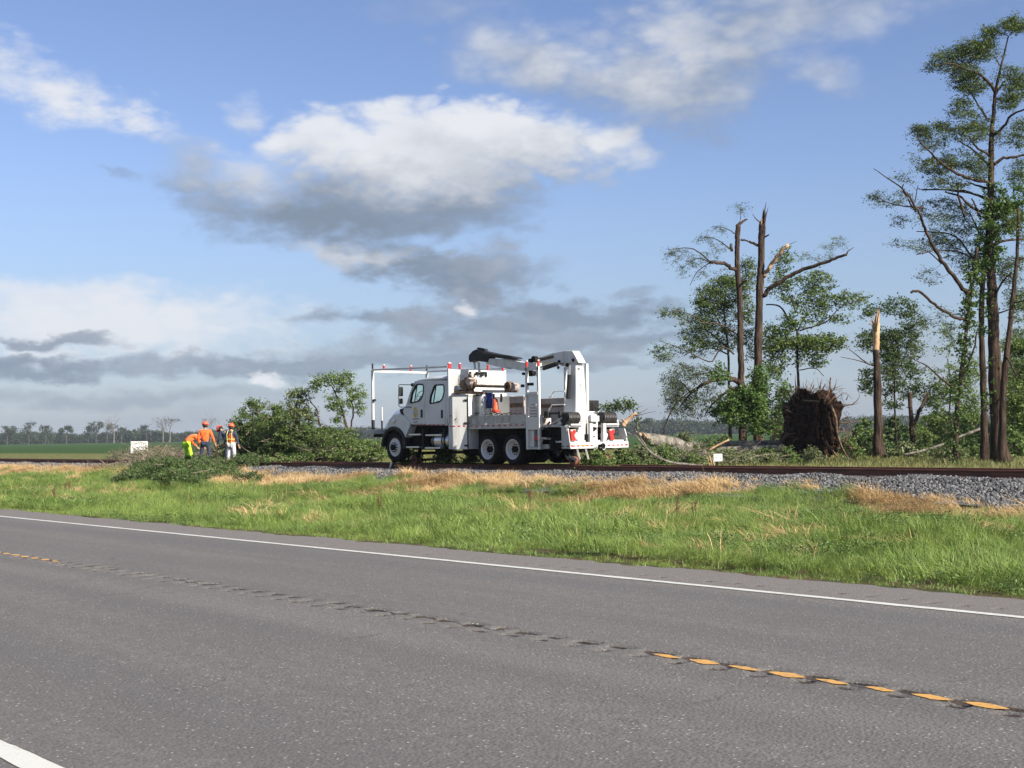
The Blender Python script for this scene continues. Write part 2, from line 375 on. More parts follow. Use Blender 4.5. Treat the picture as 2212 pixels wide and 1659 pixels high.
col = gg.mix(gg.ss(sp.outputs[1], 27, 29), dirt_c, col)
gg.set(b.inputs['Base Color'], col); b.inputs['Roughness'].default_value = 1; b.inputs['Specular IOR Level'].default_value = .1
bump(gg, b, gg.m('ADD', n2.outputs[0], n3.outputs[0]), .8, .12)
ysg = np.unique(np.concatenate([[-400, -100, -40, -15, -6, -3, -1.6], np.arange(-1.5, 40, .5), np.arange(40, 130, 3), np.geomspace(130, 4000, 24)]))
xsg = np.unique(np.concatenate([-np.geomspace(130, 4000, 20), np.arange(-130, 40, 1.5), np.geomspace(40, 3000, 14)]))
ground = sheet('ground', xsg, ysg, lambda x, y: gz(y) + .05*wob(x, y, .5, 3)*((y > 11.5) & (y < 25.5)), gm)
tag(ground, None, kind='structure')

# ------------------------------------------------------------------ road
CY = 6.07
def roadz(y):
    return np.interp(y, [-1.4, 2.38, CY, 9.45, 10.75], [-.04, 0, .07, 0, -.035])
rm, gg, b, o = newmat('asphalt')
geo = gg.n('ShaderNodeNewGeometry'); P = geo.outputs['Position']
mp = gg.n('ShaderNodeMapping'); gg.set(mp.inputs[0], P); mp.inputs['Scale'].default_value = (.12, 1.1, 1)
sp = gg.n('ShaderNodeSeparateXYZ'); gg.set(sp.inputs[0], P)
nb = gg.noise(mp.outputs[0], 1.3, 6, .6); nf = gg.noise(P, 60, 4, .8); nm = gg.noise(P, 1.2, 6, .65); nmid = gg.noise(P, 14, 5, .75)
col = gg.mix(gg.ss(nb.outputs[0], .35, .65), (.098, .091, .085), (.128, .118, .108))
col = gg.mix(gg.m('MULTIPLY', gg.ss(nm.outputs[0], .4, .7), .6), col, (.120, .108, .095))
col = gg.mix(gg.m('MULTIPLY', gg.ss(nmid.outputs[0], .42, .62), .6), col, (.075, .073, .072))
# wheel paths polished a little darker
def band(y, w, k): 
    d = gg.m('ABSOLUTE', gg.m('SUBTRACT', sp.outputs[1], y)); return gg.m('MULTIPLY', gg.ss(d, w, .05), k)
wp = gg.m('ADD', gg.m('ADD', band(3.45, .55, .55), band(5.1, .5, .4)), gg.m('ADD', band(7.0, .5, .4), band(8.75, .55, .7)))
col = gg.mix(wp, col, (.085, .083, .083))
sh = gg.ss(sp.outputs[1], 9.5, 9.75)
col = gg.mix(gg.m('MULTIPLY', sh, .75), col, (.145, .129, .117))
col = gg.mix(gg.m('MULTIPLY', band(5.45, .35, 1), .4), col, (.138, .132, .118))
v1 = gg.n('ShaderNodeTexVoronoi', feature='F1'); gg.set(v1.inputs['Vector'], P); v1.inputs['Scale'].default_value = 46
sv = gg.n('ShaderNodeSeparateColor'); gg.set(sv.inputs[0], v1.outputs['Color'])
core = gg.ss(v1.outputs['Distance'], .42, .2)
lite = gg.m('MULTIPLY', gg.m('MULTIPLY', gg.ss(sv.outputs[0], .86, .95), core), .85); dark = gg.m('MULTIPLY', gg.m('MULTIPLY', gg.ss(sv.outputs[1], .64, .85), core), .85)
col = gg.mix(lite, col, (.40, .38, .35)); col = gg.mix(dark, col, (.045, .044, .045))
col = gg.mix(gg.m('MULTIPLY', gg.ss(nf.outputs[0], .45, .7), .35), col, (.24, .23, .22))
# darker tone and broken edges in the milled grooves (the surface lies lower there)
prof = gg.n('ShaderNodeAttribute', attribute_name='groove')
mpx = gg.n('ShaderNodeMapping'); gg.set(mpx.inputs[0], P); mpx.inputs['Scale'].default_value = (.55, 1.3, 1); cr_ = gg.noise(mpx.outputs[0], 26, 6, .75, .6)
gd = gg.ss(gg.m('MULTIPLY', prof.outputs['Fac'], gg.m('ADD', .05, gg.m('MULTIPLY', cr_.outputs[0], 2.0))), .56, .72)
col = gg.mix(gd, col, gg.mix(gg.ss(gg.noise(P, 5, 3).outputs[0], .4, .6), (.022, .019, .017), (.05, .036, .028)))
grit = gg.m('MULTIPLY', gg.m('MULTIPLY', band(CY-.085, .05, 1), gg.ss(cr_.outputs[0], .42, .6)), .8)
col = gg.mix(grit, col, (.26, .235, .18))
# hairline cracks
mpc = gg.n('ShaderNodeMapping'); gg.set(mpc.inputs[0], P); mpc.inputs['Scale'].default_value = (1, .5, 1)
wq = gg.noise(P, .9, 5, .6); vm = gg.n('ShaderNodeVectorMath', operation='MULTIPLY_ADD'); gg.set(vm.inputs[0], wq.outputs['Color']); vm.inputs[1].default_value = (1.4, 1.4, 0); gg.set(vm.inputs[2], mpc.outputs[0])
ve = gg.n('ShaderNodeTexVoronoi', feature='DISTANCE_TO_EDGE'); gg.set(ve.inputs['Vector'], vm.outputs[0]); ve.inputs['Scale'].default_value = .28
ck = gg.m('MULTIPLY', gg.ss(ve.outputs['Distance'], .008, .002), gg.ss(nm.outputs[0], .54, .6))
col = gg.mix(gg.m('MULTIPLY', ck, .3), col, (.03, .028, .026))
gg.set(b.inputs['Base Color'], col); b.inputs['Roughness'].default_value = .85; b.inputs['Specular IOR Level'].default_value = .35
hh = gg.m('ADD', gg.m('MULTIPLY', v1.outputs['Distance'], -.7), nf.outputs[0]); bump(gg, b, hh, .65, .012)
XS = np.concatenate([-np.geomspace(130, 1500, 20)[::-1], np.arange(-128, 60, 2.0), [150, 600]])
def groove_depth(X, Y, yc, half, pitch, depth, wx, seed, dk=1):
    X = X+4.88; k = np.round(X/pitch); r = np.random.default_rng(seed).uniform(-1, 1, 4000)
    ki = (k.astype(int) % 4000); r1, r2, r3 = r[ki], r[(ki+777) % 4000], r[(ki+1999) % 4000]
    u = (X - k*pitch - r1*.025)/(wx*(1+.35*r2)); v = (Y - yc - r3*.025)/(half*(1+.3*r1))
    d = np.clip(1 - (np.abs(u)**2.2 + np.abs(v)**4), 0, 1)
    return d**.5
def road_part(name, y0, y1, ny, xs=None, grooves=None):
    ys = np.linspace(y0, y1, ny); xs = XS if xs is None else xs
    XX, YY = np.meshgrid(xs, ys); Z = roadz(YY); A = np.zeros_like(Z)
    for gr in grooves or []:
        d = groove_depth(XX, YY, *gr[:6]); A = np.maximum(A, d*gr[6]); Z = Z - d*gr[3]
    if name == 'road_centre':
        sy = CY+.035+.022*wob(XX, 0*XX, 3.0, 91)+.012*wob(XX, 0*XX, 14, 92); k_ = np.exp(-((YY-sy)/.020)**2)*np.clip(.75+.5*wob(XX, 0*XX, 2.2, 93), 0, 1); A = np.maximum(A, k_); Z = Z-.006*k_
    V = np.stack([XX, YY, Z], -1).reshape(-1, 3); nx = len(xs)
    i = np.arange((ny-1)*(nx-1)); r, c = i//(nx-1), i % (nx-1); bb = r*nx+c
    ob = MB().bulk(V, np.stack([bb, bb+1, bb+nx+1, bb+nx], 1)).build(name, rm, smooth=True)
    at_ = ob.data.attributes.new('groove', 'FLOAT', 'POINT'); at_.data.foreach_set('value', A.ravel().astype(np.float32))
    return tag(ob, None, kind='structure')
E0, E1 = CY-.33, CY+.33; S0, S1 = 9.80, 10.12
gx = np.concatenate([XS[XS < -62], np.arange(-62, -1, .025), [0, 4, 20, 60, 150, 600]])
road_part('road', -1.4, 2.38, 3); road_part('road', 2.38, E0, 4)
road_part('road_centre', E0, E1, 27, gx, [(CY+.080, .062, .30, .022, .115, 11, 1.1), (CY-.10, .05, .30, .014, .075, 13, .9), (CY-.01, .12, .30, .008, .07, 17, .45)])
road_part('road', E1, S0, 8)
road_part('road_shoulder', S0, S1, 14, gx, [(9.96, .08, .30, .008, .06, 12, .72)])
# shoulder outer edge frayed into the grass
xs = np.concatenate([XS[XS < -62], np.arange(-62, 4, .12), [20, 60, 600]]); fr = .06*wob(xs, xs*0, 3.0, 5)+.04*wob(xs, xs*0, 11, 6)
V = []; 
for x, e in zip(xs, fr): V += [(x, S1, roadz(S1)), (x, 10.45, roadz(10.45)), (x, 10.78+e, roadz(10.75)), (x, 10.80+e, -.13)]
n_ = len(xs); Q = [(4*i+j, 4*i+j+1, 4*i+j+5, 4*i+j+4) for i in range(n_-1) for j in range(3)]
tag(MB().add(V, Q).build('road_edge', rm), None, kind='structure')

# painted lines, a sheet 4 mm above the asphalt
pm, gg, b, o = newmat('white_line_paint')
geo = gg.n('ShaderNodeNewGeometry'); P = geo.outputs['Position']
nz = gg.noise(P, 18, 6, .7); nz2 = gg.noise(P, 2.5, 4, .6)
wear = gg.ss(gg.m('ADD', nz.outputs[0], gg.m('MULTIPLY', nz2.outputs[0], .35)), .74, .88)
gg.set(b.inputs['Base Color'], gg.mix(gg.m('MULTIPLY', wear, .85), (.50, .50, .455), (.14, .13, .12))); b.inputs['Roughness'].default_value = .6; bump(gg, b, nz.outputs[0], .3)
ym, gg, b, o = newmat('yellow_line_paint')
geo = gg.n('ShaderNodeNewGeometry'); P = geo.outputs['Position']; nz = gg.noise(P, 22, 6, .7)
gg.set(b.inputs['Base Color'], gg.mix(gg.ss(nz.outputs[0], .52, .66), (.50, .27, .065), (.18, .14, .09))); b.inputs['Roughness'].default_value = .6; bump(gg, b, nz.outputs[0], .3)
def line_strip(y, w, name, label):
    xs = np.concatenate([-np.geomspace(70, 1400, 40)[::-1], np.arange(-69, 30, .08), [60, 200]])
    ra = .004*wob(xs, 0*xs, 9, 21)+.003*wob(xs, 0*xs, 40, 22); rb = .004*wob(xs, 0*xs, 9, 23)+.003*wob(xs, 0*xs, 37, 24)
    V = []
    for x, p, q in zip(xs, ra, rb): V += [(x, y-w/2+p, roadz(y-w/2)+.004), (x, y+w/2+q, roadz(y+w/2)+.004)]
    ob = MB().add(V, [(2*i, 2*i+1, 2*i+3, 2*i+2) for i in range(len(xs)-1)]).build(name, pm)
    return tag(ob, None, kind='structure')
line_strip(9.52, .125, 'far_edge_line', ''); line_strip(2.31, .13, 'near_edge_line', '')
root = thing('centre_line_marking', (-4, CY, .07), None, None); root['kind'] = 'structure'
k0 = 0
for start in [9-41*i for i in range(0, 9)]:
    for j in range(11):
        k = start - j; xc = -5.03+.3*k
        mb = MB(); n = 12; r = random.Random(k)
        hw = .050+r.uniform(-.012, .012); hl = .110+r.uniform(-.025, .02); n = 30
        pts = []
        for a in range(n):
            t = 2*pi*a/n; ex = abs(cos(t))**1.0*(1 if cos(t) > 0 else -1); ey = abs(sin(t))**.55*(1 if sin(t) > 0 else -1)
            ey *= 1-.8*abs(ex)**1.6; pts.append((xc+hl*ex*r.uniform(.9, 1.06)-.03*ey, CY-.01+hw*ey*r.uniform(.8, 1.1)))
        V = [(x, y, float(roadz(y))+.004) for x, y in pts]
        mb.add(V, [tuple(range(n))]).build('yellow_dash', ym, root)

# ------------------------------------------------------------------ scatter (stuff only)
def scatter(name, P, R, S, idx, protos, label, cat):
    me = bpy.data.meshes.new(name); n = len(P)
    me.vertices.add(n); me.vertices.foreach_set('co', np.asarray(P, np.float32).ravel())
    for nm, ty, dat, key in (('rot', 'FLOAT_VECTOR', R, 'vector'), ('scl', 'FLOAT', S, 'value'), ('pick', 'INT', idx, 'value')):
        a = me.attributes.new(nm, ty, 'POINT'); a.data.foreach_set(key, np.asarray(dat).astype(np.int32 if ty == 'INT' else np.float32).ravel())
    me.update()
    ob = bpy.data.objects.new(name, me); COL.objects.link(ob)
    pc = bpy.data.collections.new(name+' pieces')
    for i, p in enumerate(protos):
        p.name = '%s_piece.%03d' % (name, i)
        for c in list(p.users_collection): c.objects.unlink(p)
        pc.objects.link(p)
    ng = bpy.data.node_groups.new(name+' scatter', 'GeometryNodeTree')
    ng.interface.new_socket('Geometry', in_out='INPUT', socket_type='NodeSocketGeometry'); ng.interface.new_socket('Geometry', in_out='OUTPUT', socket_type='NodeSocketGeometry')
    N = ng.nodes; L = ng.links
    gi = N.new('NodeGroupInput'); go = N.new('NodeGroupOutput'); ip = N.new('GeometryNodeInstanceOnPoints'); ci = N.new('GeometryNodeCollectionInfo')
    ci.inputs['Collection'].default_value = pc; ci.inputs['Separate Children'].default_value = True; ci.inputs['Reset Children'].default_value = True
    def attr(nm, ty): a = N.new('GeometryNodeInputNamedAttribute'); a.data_type = ty; a.inputs[0].default_value = nm; return [s for s in a.outputs if s.enabled][0]
    L.new(gi.outputs[0], ip.inputs['Points']); L.new(ci.outputs[0], ip.inputs['Instance']); ip.inputs['Pick Instance'].default_value = True
    L.new(attr('pick', 'INT'), ip.inputs['Instance Index']); L.new(attr('rot', 'FLOAT_VECTOR'), ip.inputs['Rotation']); L.new(attr('scl', 'FLOAT'), ip.inputs['Scale'])
    L.new(ip.outputs[0], go.inputs[0])
    md = ob.modifiers.new('scatter', 'NODES'); md.node_group = ng
    if protos[0].data.materials: me.materials.append(protos[0].data.materials[0])
    return tag(ob, label, cat, kind='stuff')
def blades(nb, h0, h1, spread, w, lean, seed, droop=1.0):
    r = np.random.default_rng(seed); V = []; Q = []
    for i in range(nb):
        a = r.uniform(0, 2*pi); rr = spread*sqrt(r.uniform()); bx, by = rr*cos(a), rr*sin(a)
        h = r.uniform(h0, h1); dirx = lean + r.normal()*.55; diry = r.normal()*.55; ww = w*r.uniform(.6, 1.3)
        ph = r.uniform(0, pi); px, py = cos(ph)*ww/2, sin(ph)*ww/2
        base = len(V)
        for s_, k in ((0, 1.), (.35, .95), (.7, .7), (1, .12)):
            bend = (s_**2)*h*.75*droop; z = h*(s_ - .32*droop*s_**2.2*min(1.5, abs(dirx)+abs(diry)))
            cx, cy = bx+dirx*bend, by+diry*bend
            V += [(cx-px*k, cy-py*k, max(z, .01)), (cx+px*k, cy+py*k, max(z, .01))]
        Q += [(base+2*j, base+2*j+1, base+2*j+3, base+2*j+2) for j in range(3)]
    return np.array(V), np.array(Q)
M['grass'] = leafmat('grass_blade', (.065, .145, .016), (.150, .225, .030), (.29, .35, .11), trans=.3, rough=.5, scale=.55)
M['drygrass'] = leafmat('dry_grass_blade', (.46, .31, .14), (.36, .22, .09), (.62, .47, .26), trans=.2, rough=.8, scale=.9)
M['dock'] = surf('dock_stem', (.14, .06, .03), (.09, .045, .025), 9, .9)
gp = [MB().bulk(*blades(46, .2, .52, .22, .010, (.5, .8, 1.1, 1.3, .9, .3)[i], 100+i, (1, 1.1, 1.3, 1.35, 1.2, .9)[i])).build('clump', M['grass']) for i in range(6)] + [MB().bulk(*blades(40, .08, .2, .2, .010, .2, 200+i)).build('clump', M['grass']) for i in range(3)]
def weedproto(seed):
    r = np.random.default_rng(seed); P = r.normal(size=(110, 3))*[.13, .13, .07]+[0, 0, .2]; return MB().leaves(P, .05, 1.5, .3).build('clump', M['weedleaf'])
M['weedleaf'] = leafmat('weed_leaf', (.045, .105, .018), (.09, .16, .03), (.20, .26, .09), scale=.6)
gp += [weedproto(900+i) for i in range(2)]
dp = [MB().bulk(*blades(40, .22, .45, .2, .010, .9, 300+i, 1.15)).build('clump', M['drygrass']) for i in range(4)]
def strip_points(n, ya, yb, k0=.15, k1=2.75, pad=3):
    y = RNG.uniform(ya, yb, int(n*2.2)); keep = RNG.uniform(0, yb, len(y)) < y; y = y[keep][:n]
    x = -RNG.uniform(k0, k1, len(y))*y + RNG.uniform(-pad, pad, len(y)); return x, y
def toe(x): return np.interp(x, [-60, -22, -12, -6], [27.3, 27.2, 26.1, 25.9]) + .28*wob(x, 0*x, .35, 41) + .22*wob(x, 0*x, 1.4, 42)
def dryness(x, y):
    return (y - (toe(x)-2.0))/1.2 + .95*wob(x, y, .5, 31) + .85*wob(x, y, 1.5, 32) + .3*wob(x, y, 4, 33) - .3
x, y = strip_points(30000, 10.82, 27.8)
t = toe(x); dr = dryness(x, y); near = (y - 10.8)
keep = (y < t+.1) & (y > 10.84+.10*wob(x, 0*x, 4, 9)) & ((dr < .25) | (RNG.uniform(size=len(x)) < .12))
x, y, dr, near = x[keep], y[keep], dr[keep], near[keep]
flow = 2.2*wob(x, y, .45, 51)+1.3*wob(x, y, 1.3, 52) - 2.4
short = near < .55+.35*RNG.uniform(size=len(x))
idx = np.where(short, 6+RNG.integers(0, 3, len(x)), RNG.integers(0, 6, len(x))); idx = np.where((wob(x, y, 1.1, 77)+.5*RNG.normal(size=len(x)) > 1.35), 9+RNG.integers(0, 2, len(x)), idx)
S = np.where(short, RNG.uniform(.6, 1.1, len(x)), RNG.uniform(.5, 1.05, len(x))*(1+.30*wob(x, y, .5, 53)+.22*wob(x, y, 1.6, 54)))*np.clip(.55+near*.35, .5, 1)
S = np.clip(S*.78, .33, 1.15)
R = np.stack([RNG.normal(0, .2, len(x)), RNG.normal(0, .2, len(x)), flow+RNG.normal(0, .8, len(x))], 1)
zg = gz(y) + .05*wob(x, y, .5, 3)*((y > 11.5) & (y < 25.5))
scatter('grass', np.stack([x, y, zg-.02], 1), R, S, idx, gp, 'long green grass lying in swirls on the verge beside the road', 'grass')
x, y = strip_points(22000, 20.5, 28.2)
t = toe(x); dr = dryness(x, y); keep = (y < t+np.where(x < -19, .35+1.3*RNG.uniform(size=len(x))**3, -.1)) & ((x < -15) | (RNG.uniform(size=len(x)) < .35)) & (dr > .0+RNG.normal(0, .12, len(x)))
xe, ye = strip_points(700, 13.5, 24); x, y = np.concatenate([x[keep], xe]), np.concatenate([y[keep], ye])
R = np.stack([RNG.normal(0, .15, len(x)), RNG.normal(0, .15, len(x)), 1.8*wob(x, y, .5, 61)-2.6+RNG.normal(0, .5, len(x))], 1)
scatter('dry_grass', np.stack([x, y, gz(y)-.02], 1), R, RNG.uniform(.45, 1.1, len(x))*np.clip(1+.35*wob(x, y, 1.3, 62), .5, 1.6), RNG.integers(0, 4, len(x)), dp, 'straw coloured dead grass along the foot of the gravel ballast', 'dry grass')
# far-side ground cover between the track and the trees
M['cover'] = leafmat('ground_cover', (.07, .12, .022), (.17, .16, .045), (.26, .24, .10), trans=.25, scale=.25)
cp = [MB().bulk(*blades(34, .12, .34, .26, .016, .3, 400+i)).build('clump', M['cover']) for i in range(4)]
y = RNG.uniform(35.2, 80, 13000); x = -RNG.uniform(.1, 1.75, len(y))*y
R = np.stack([0*x, 0*x, RNG.uniform(0, 6.28, len(x))], 1)
scatter('weeds', np.stack([x, y, gz(y)-.02], 1), R, RNG.uniform(.6, 1.5, len(x)), RNG.integers(0, 4, len(x)), cp, 'low yellow green weeds between the track and the broken trees', 'weeds')

# reddish dock stems standing in the verge
root = None
dspots = [c8(510, 740), c8(540, 720), c8(420, 800), (1145, 1105), (820, 1115), (1462, 1128), (1500, 1125)]
for i, p in enumerate(dspots):
    P0 = onZ(p, -.38); h = random.uniform(.45, .65)
    r = thing('dock_plant', P0, 'rusty brown seed stem of dock standing in the green verge', 'weed', 'dock stems in the verge')
    mb = MB()
    for k in range(3):
        a = random.uniform(0, 6.28); q = P0+np.array([.05*cos(a), .05*sin(a), h*random.uniform(.8, 1)])
        mb.tube([P0, q], [.006, .003], 4)
        L = q - P0
        for j in range(40):
            c = P0+L*random.uniform(.45, 1)+np.array([random.gauss(0, .014) for _ in range(3)]); mb.cbox(c, (.009, .009, .012))
    mb.build('seed_stem', M['dock'], r)

# ------------------------------------------------------------------ ballast and track
bm_ = surf('ballast_gravel', (.07, .07, .073), (.14, .14, .145), 16, .95, bmp=1, bscale=28, contrast=(.4, .6))
stm, gg, b, o = newmat('ballast_stone')
oi = gg.n('ShaderNodeObjectInfo'); rp = gg.n('ShaderNodeValToRGB'); gg.set(rp.inputs[0], oi.outputs['Random'])
e = rp.color_ramp.elements; e[0].position = 0; e[0].color = (.040, .041, .043, 1); e[1].position = 1; e[1].color = (.20, .197, .193, 1)
k = e.new(.55); k.color = (.078, .079, .082, 1)
gg.set(b.inputs['Base Color'], rp.outputs[0]); b.inputs['Roughness'].default_value = .9
geo = gg.n('ShaderNodeNewGeometry'); bump(gg, b, gg.noise(geo.outputs['Position'], 40, 4).outputs[0], .4)
xsb = np.concatenate([-np.geomspace(130, 1500, 20)[::-1], np.arange(-128, 30, .5), [60, 200]])
ballast = sheet('ballast_bed', xsb, np.concatenate([np.arange(26.0, 29.2, .25), np.arange(29.2, 36.3, .7)]),
      lambda x, y: gz(y)+.02+.03*wob(x, y, 2.0, 71), bm_); tag(ballast, None, kind='structure')
stones = []
for i in range(5):
    bmx = bmesh.new(); bmesh.ops.create_icosphere(bmx, subdivisions=1, radius=.034)
    r = random.Random(i)
    for v in bmx.verts: v.co = Vector((v.co.x*r.uniform(.7, 1.35), v.co.y*r.uniform(.7, 1.35), v.co.z*r.uniform(.6, 1.05)))
    me = bpy.data.meshes.new('stone'); bmx.to_mesh(me); bmx.free(); me.materials.append(stm); stones.append(bpy.data.objects.new('stone', me)); COL.objects.link(stones[-1])
def edge_keep(x, y): return y > toe(x)-.15+.3*RNG.uniform(size=len(x))**2
n = 75000
y = RNG.uniform(25.6, 35.5, n*2); w = np.where(y < 29.9, 1.0, .22); kp = RNG.uniform(size=len(y)) < w; y = y[kp]
kk = .25+2.55*RNG.uniform(size=len(y))**1.35; x = -kk*y; kp = edge_keep(x, y); x, y = x[kp], y[kp]
R = RNG.uniform(0, 6.28, (len(x), 3))
scatter('ballast_stones', np.stack([x, y, gz(y)+.035+.03*wob(x, y, 2.0, 71)+RNG.uniform(-.01, .025, len(x))], 1), R, RNG.uniform(.7, 1.5, len(x)), RNG.integers(0, 5, len(x)), stones, 'grey crushed stone ballast under the railway track', 'ballast')

track = thing('railway_track', (-35, 30.95, .2), 'rusty single railway track running along the gravel bed', 'railway track')
def rail(yc):
    pr = [(-.07, .225), (.07, .225), (.07, .238), (.012, .262), (.010, .355), (.036, .372), (.036, .405), (.028, .412), (-.028, .412), (-.036, .405), (-.036, .372), (-.010, .355), (-.012, .262), (-.07, .238)]
    MB().prism([(yc+a, z) for a, z in pr], -1500, 150, 'x').build('rail', M['rail'], track)
rail(30.2); rail(31.7)
proto = None
for i in range(150):
    xx = -11-.56*i
    if proto is None:
        proto = MB().cbox((xx, 30.95, .145), (.23, 2.6, .16)).build('sleeper', M['tie'], track, bevel=.01, origin=(xx, 30.95, .145))
    else:
        c = proto.copy(); COL.objects.link(c); c.parent = track; c.location.x = xx+35
        c.rotation_euler = (0, 0, RNG.normal(0, .01))
# steel tie plates and joint bar seen on the near rail
for xx in (-14.3, -27.1, -47.2):
    MB().cbox((xx, 30.155, .31), (.9, .02, .09)).build('joint_bar', M['rail'], track)

# ------------------------------------------------------------------ far trees
M['farwood'] = leafmat('far_wood_leaf', (.020, .036, .018), (.036, .055, .026), (.055, .075, .038), trans=.2, scale=.02)
M['farbark_dark'] = surf('far_dark_bark', (.07, .06, .05), (.05, .045, .04), .5, .95)
M['farbark'] = surf('far_bark', (.20, .18, .16), (.13, .115, .10), .5, .95)
def puff(seed, h, w, nl, size=.9):
    r = np.random.default_rng(seed); P = []
    for k in range(14):
        c = np.array([r.normal()*w*.3, r.normal()*w*.3, h*r.uniform(.15, .92)]); s_ = w*r.uniform(.12, .26)*(1.25-c[2]/h*.6)
        P.append(c+r.normal(size=(nl//14, 3))*[s_, s_, s_*.7])
    return MB().leaves(np.vstack(P), size, 1.3)
fp = [puff(500+i, 9.5, 9, 420, 1.1).build('tree_mass', M['farwood']) for i in range(6)]
FARD = 980.0
Pf = []; Sf = []
for row in range(4):
    xs = np.linspace(-400, 2700, 420) + RNG.uniform(-4, 4, 420)
    dep = FARD + row*22 + 12*np.sin(xs/160)
    for xp, dd in zip(xs, dep):
        q = at((xp, 950), dd)
        Pf.append((q[0], q[1], -.5)); Sf.append(RNG.uniform(.62, 1.0)*(1.0 if xp < 1000 else 1.25)*(1+.10*sin(xp/37)))
Pf = np.array(Pf); scatter('far_wood', Pf, np.stack([0*Pf[:, 0], 0*Pf[:, 0], RNG.uniform(0, 6.28, len(Pf))], 1), np.array(Sf), RNG.integers(0, 6, len(Pf)), fp, 'dark band of woodland on the horizon beyond the green field', 'woodland')
def grow(mb, p, d, L, r, lev, r_, tips, spread=.55, up=.12, nseg=5):
    pts = [p]; dd = d/np.linalg.norm(d)
    for i in range(nseg):
        dd = dd + np.array([r_.gauss(0, .16), r_.gauss(0, .16), r_.gauss(up*.4, .12)]); dd /= np.linalg.norm(dd); pts.append(pts[-1]+dd*L/nseg)
    mb.tube(pts, [r, r*.45], 5 if lev > 1 else 4, cap=False)
    if lev <= 1: tips.extend(pts[2:])
    if lev > 0:
        for k in range(3 if lev > 1 else 4):
            i = r_.randint(2, nseg); a = r_.uniform(0, 2*pi)
            ref = np.cross(dd, [0, 0, 1.]); ref /= np.linalg.norm(ref)+1e-9; rf = np.cross(dd, ref)
            nd = dd*(1-spread)+(ref*cos(a)+rf*sin(a))*spread+np.array([0, 0, up]); grow(mb, pts[i], nd, L*r_.uniform(.45, .7), r*.5, lev-1, r_, tips, spread, up, nseg)
# (x in photograph, top y, depth, leafy amount, crown width m, label)
fars = [(30, 914, 900, 1.0, 10, 'broad dark tree on the skyline at the left edge'), (100, 905, 900, .5, 8, 'thin topped tree on the skyline, second from the left edge'),
        (232, 915, 880, 1.1, 8, None), (143, 922, 900, .9, 6, 'small round tree on the skyline right of the thin topped one'),
        (300/1, 0, 0, 0, 0, None)]
fars = [(15, 921, 900, 1.2, 11, 'broad leafy tree on the skyline at the left edge'),
        (62, 914, 900, .55, 8, 'tall thin crowned tree on the skyline near the left edge'),
        (98, 921, 905, .8, 6, 'small sparse tree on the skyline beside the tall thin crowned one'),
        (143, 922, 900, 1.4, 7, 'dense round topped tree standing alone above the far wood'),
        (190, 922, 905, .8, 6, 'small dark tree left of the flat topped tree on the skyline'),
        (208, 912, 900, .9, 9, 'flat topped tree on the skyline left of the tall bare tree'),
        (231, 917, 905, .8, 6, 'low rounded tree tucked against the tall bare tree'),
        (246, 897, 880, 0.0, 9, 'tall bare pale tree on the skyline above the white sign'),
        (262, 925, 905, .6, 5, 'tiny tree on the skyline right of the tall bare tree'),
        (352, 902, 880, 0.05, 7, 'bare forked tree on the skyline left of the workers'),
        (367, 906, 880, .25, 6, 'half bare tree on the skyline beside the forked one'),
        (316, 920, 900, .5, 5, 'small upright tree on the skyline midway between the sign and the workers'),
        (455, 905, 900, .1, 5, 'bare tree on the skyline between the standing workers'),
        (1405, 905, 900, 1.1, 8, 'bluish rounded tree on the skyline just left of the broken trunks'),
        (1340, 912, 900, 1.0, 8, 'bluish low tree on the skyline behind the truck bed')]
for xp, yt, dep, leafy, cw, lab in fars:
    base = at((xp, 955-.0147*xp), dep); base[2] = 0; top = at((xp, yt), dep)[2]; r_ = random.Random(int(xp*7))
    tr = thing('far_tree', base, lab, 'tree', 'trees rising above the far wood')
    mb = MB(); mb.tube([base, base+[.4, 0, top*.3], base+[0, .3, top*.6]], [.42, .3, .22], 6); mb.build('trunk', M['farbark' if leafy < .3 else 'farbark_dark'], tr)
    tips = []; mb = MB()
    for k in range(7 if leafy < .3 else 5):
        a = r_.uniform(0, 2*pi); s_ = cw/6
        grow(mb, base+[0, 0, top*r_.uniform(.35, .6)], np.array([cos(a)*.6*s_, sin(a)*.6*s_, 1.0]), top*.42, .16, 2, r_, tips, .6, .12, 4)
    mb.build('branches', M['farbark' if leafy < .3 else 'farbark_dark'], tr)
    if leafy > 0:
        T = np.array(tips); T[:, 2] = np.minimum(T[:, 2], top-.4); n = int(900*leafy); c = T[RNG.integers(0, len(T), n)]
        MB().leaves(c+RNG.normal(size=(n, 3))*.55, .75, 1.4).build('crown', M['farwood'], tr)
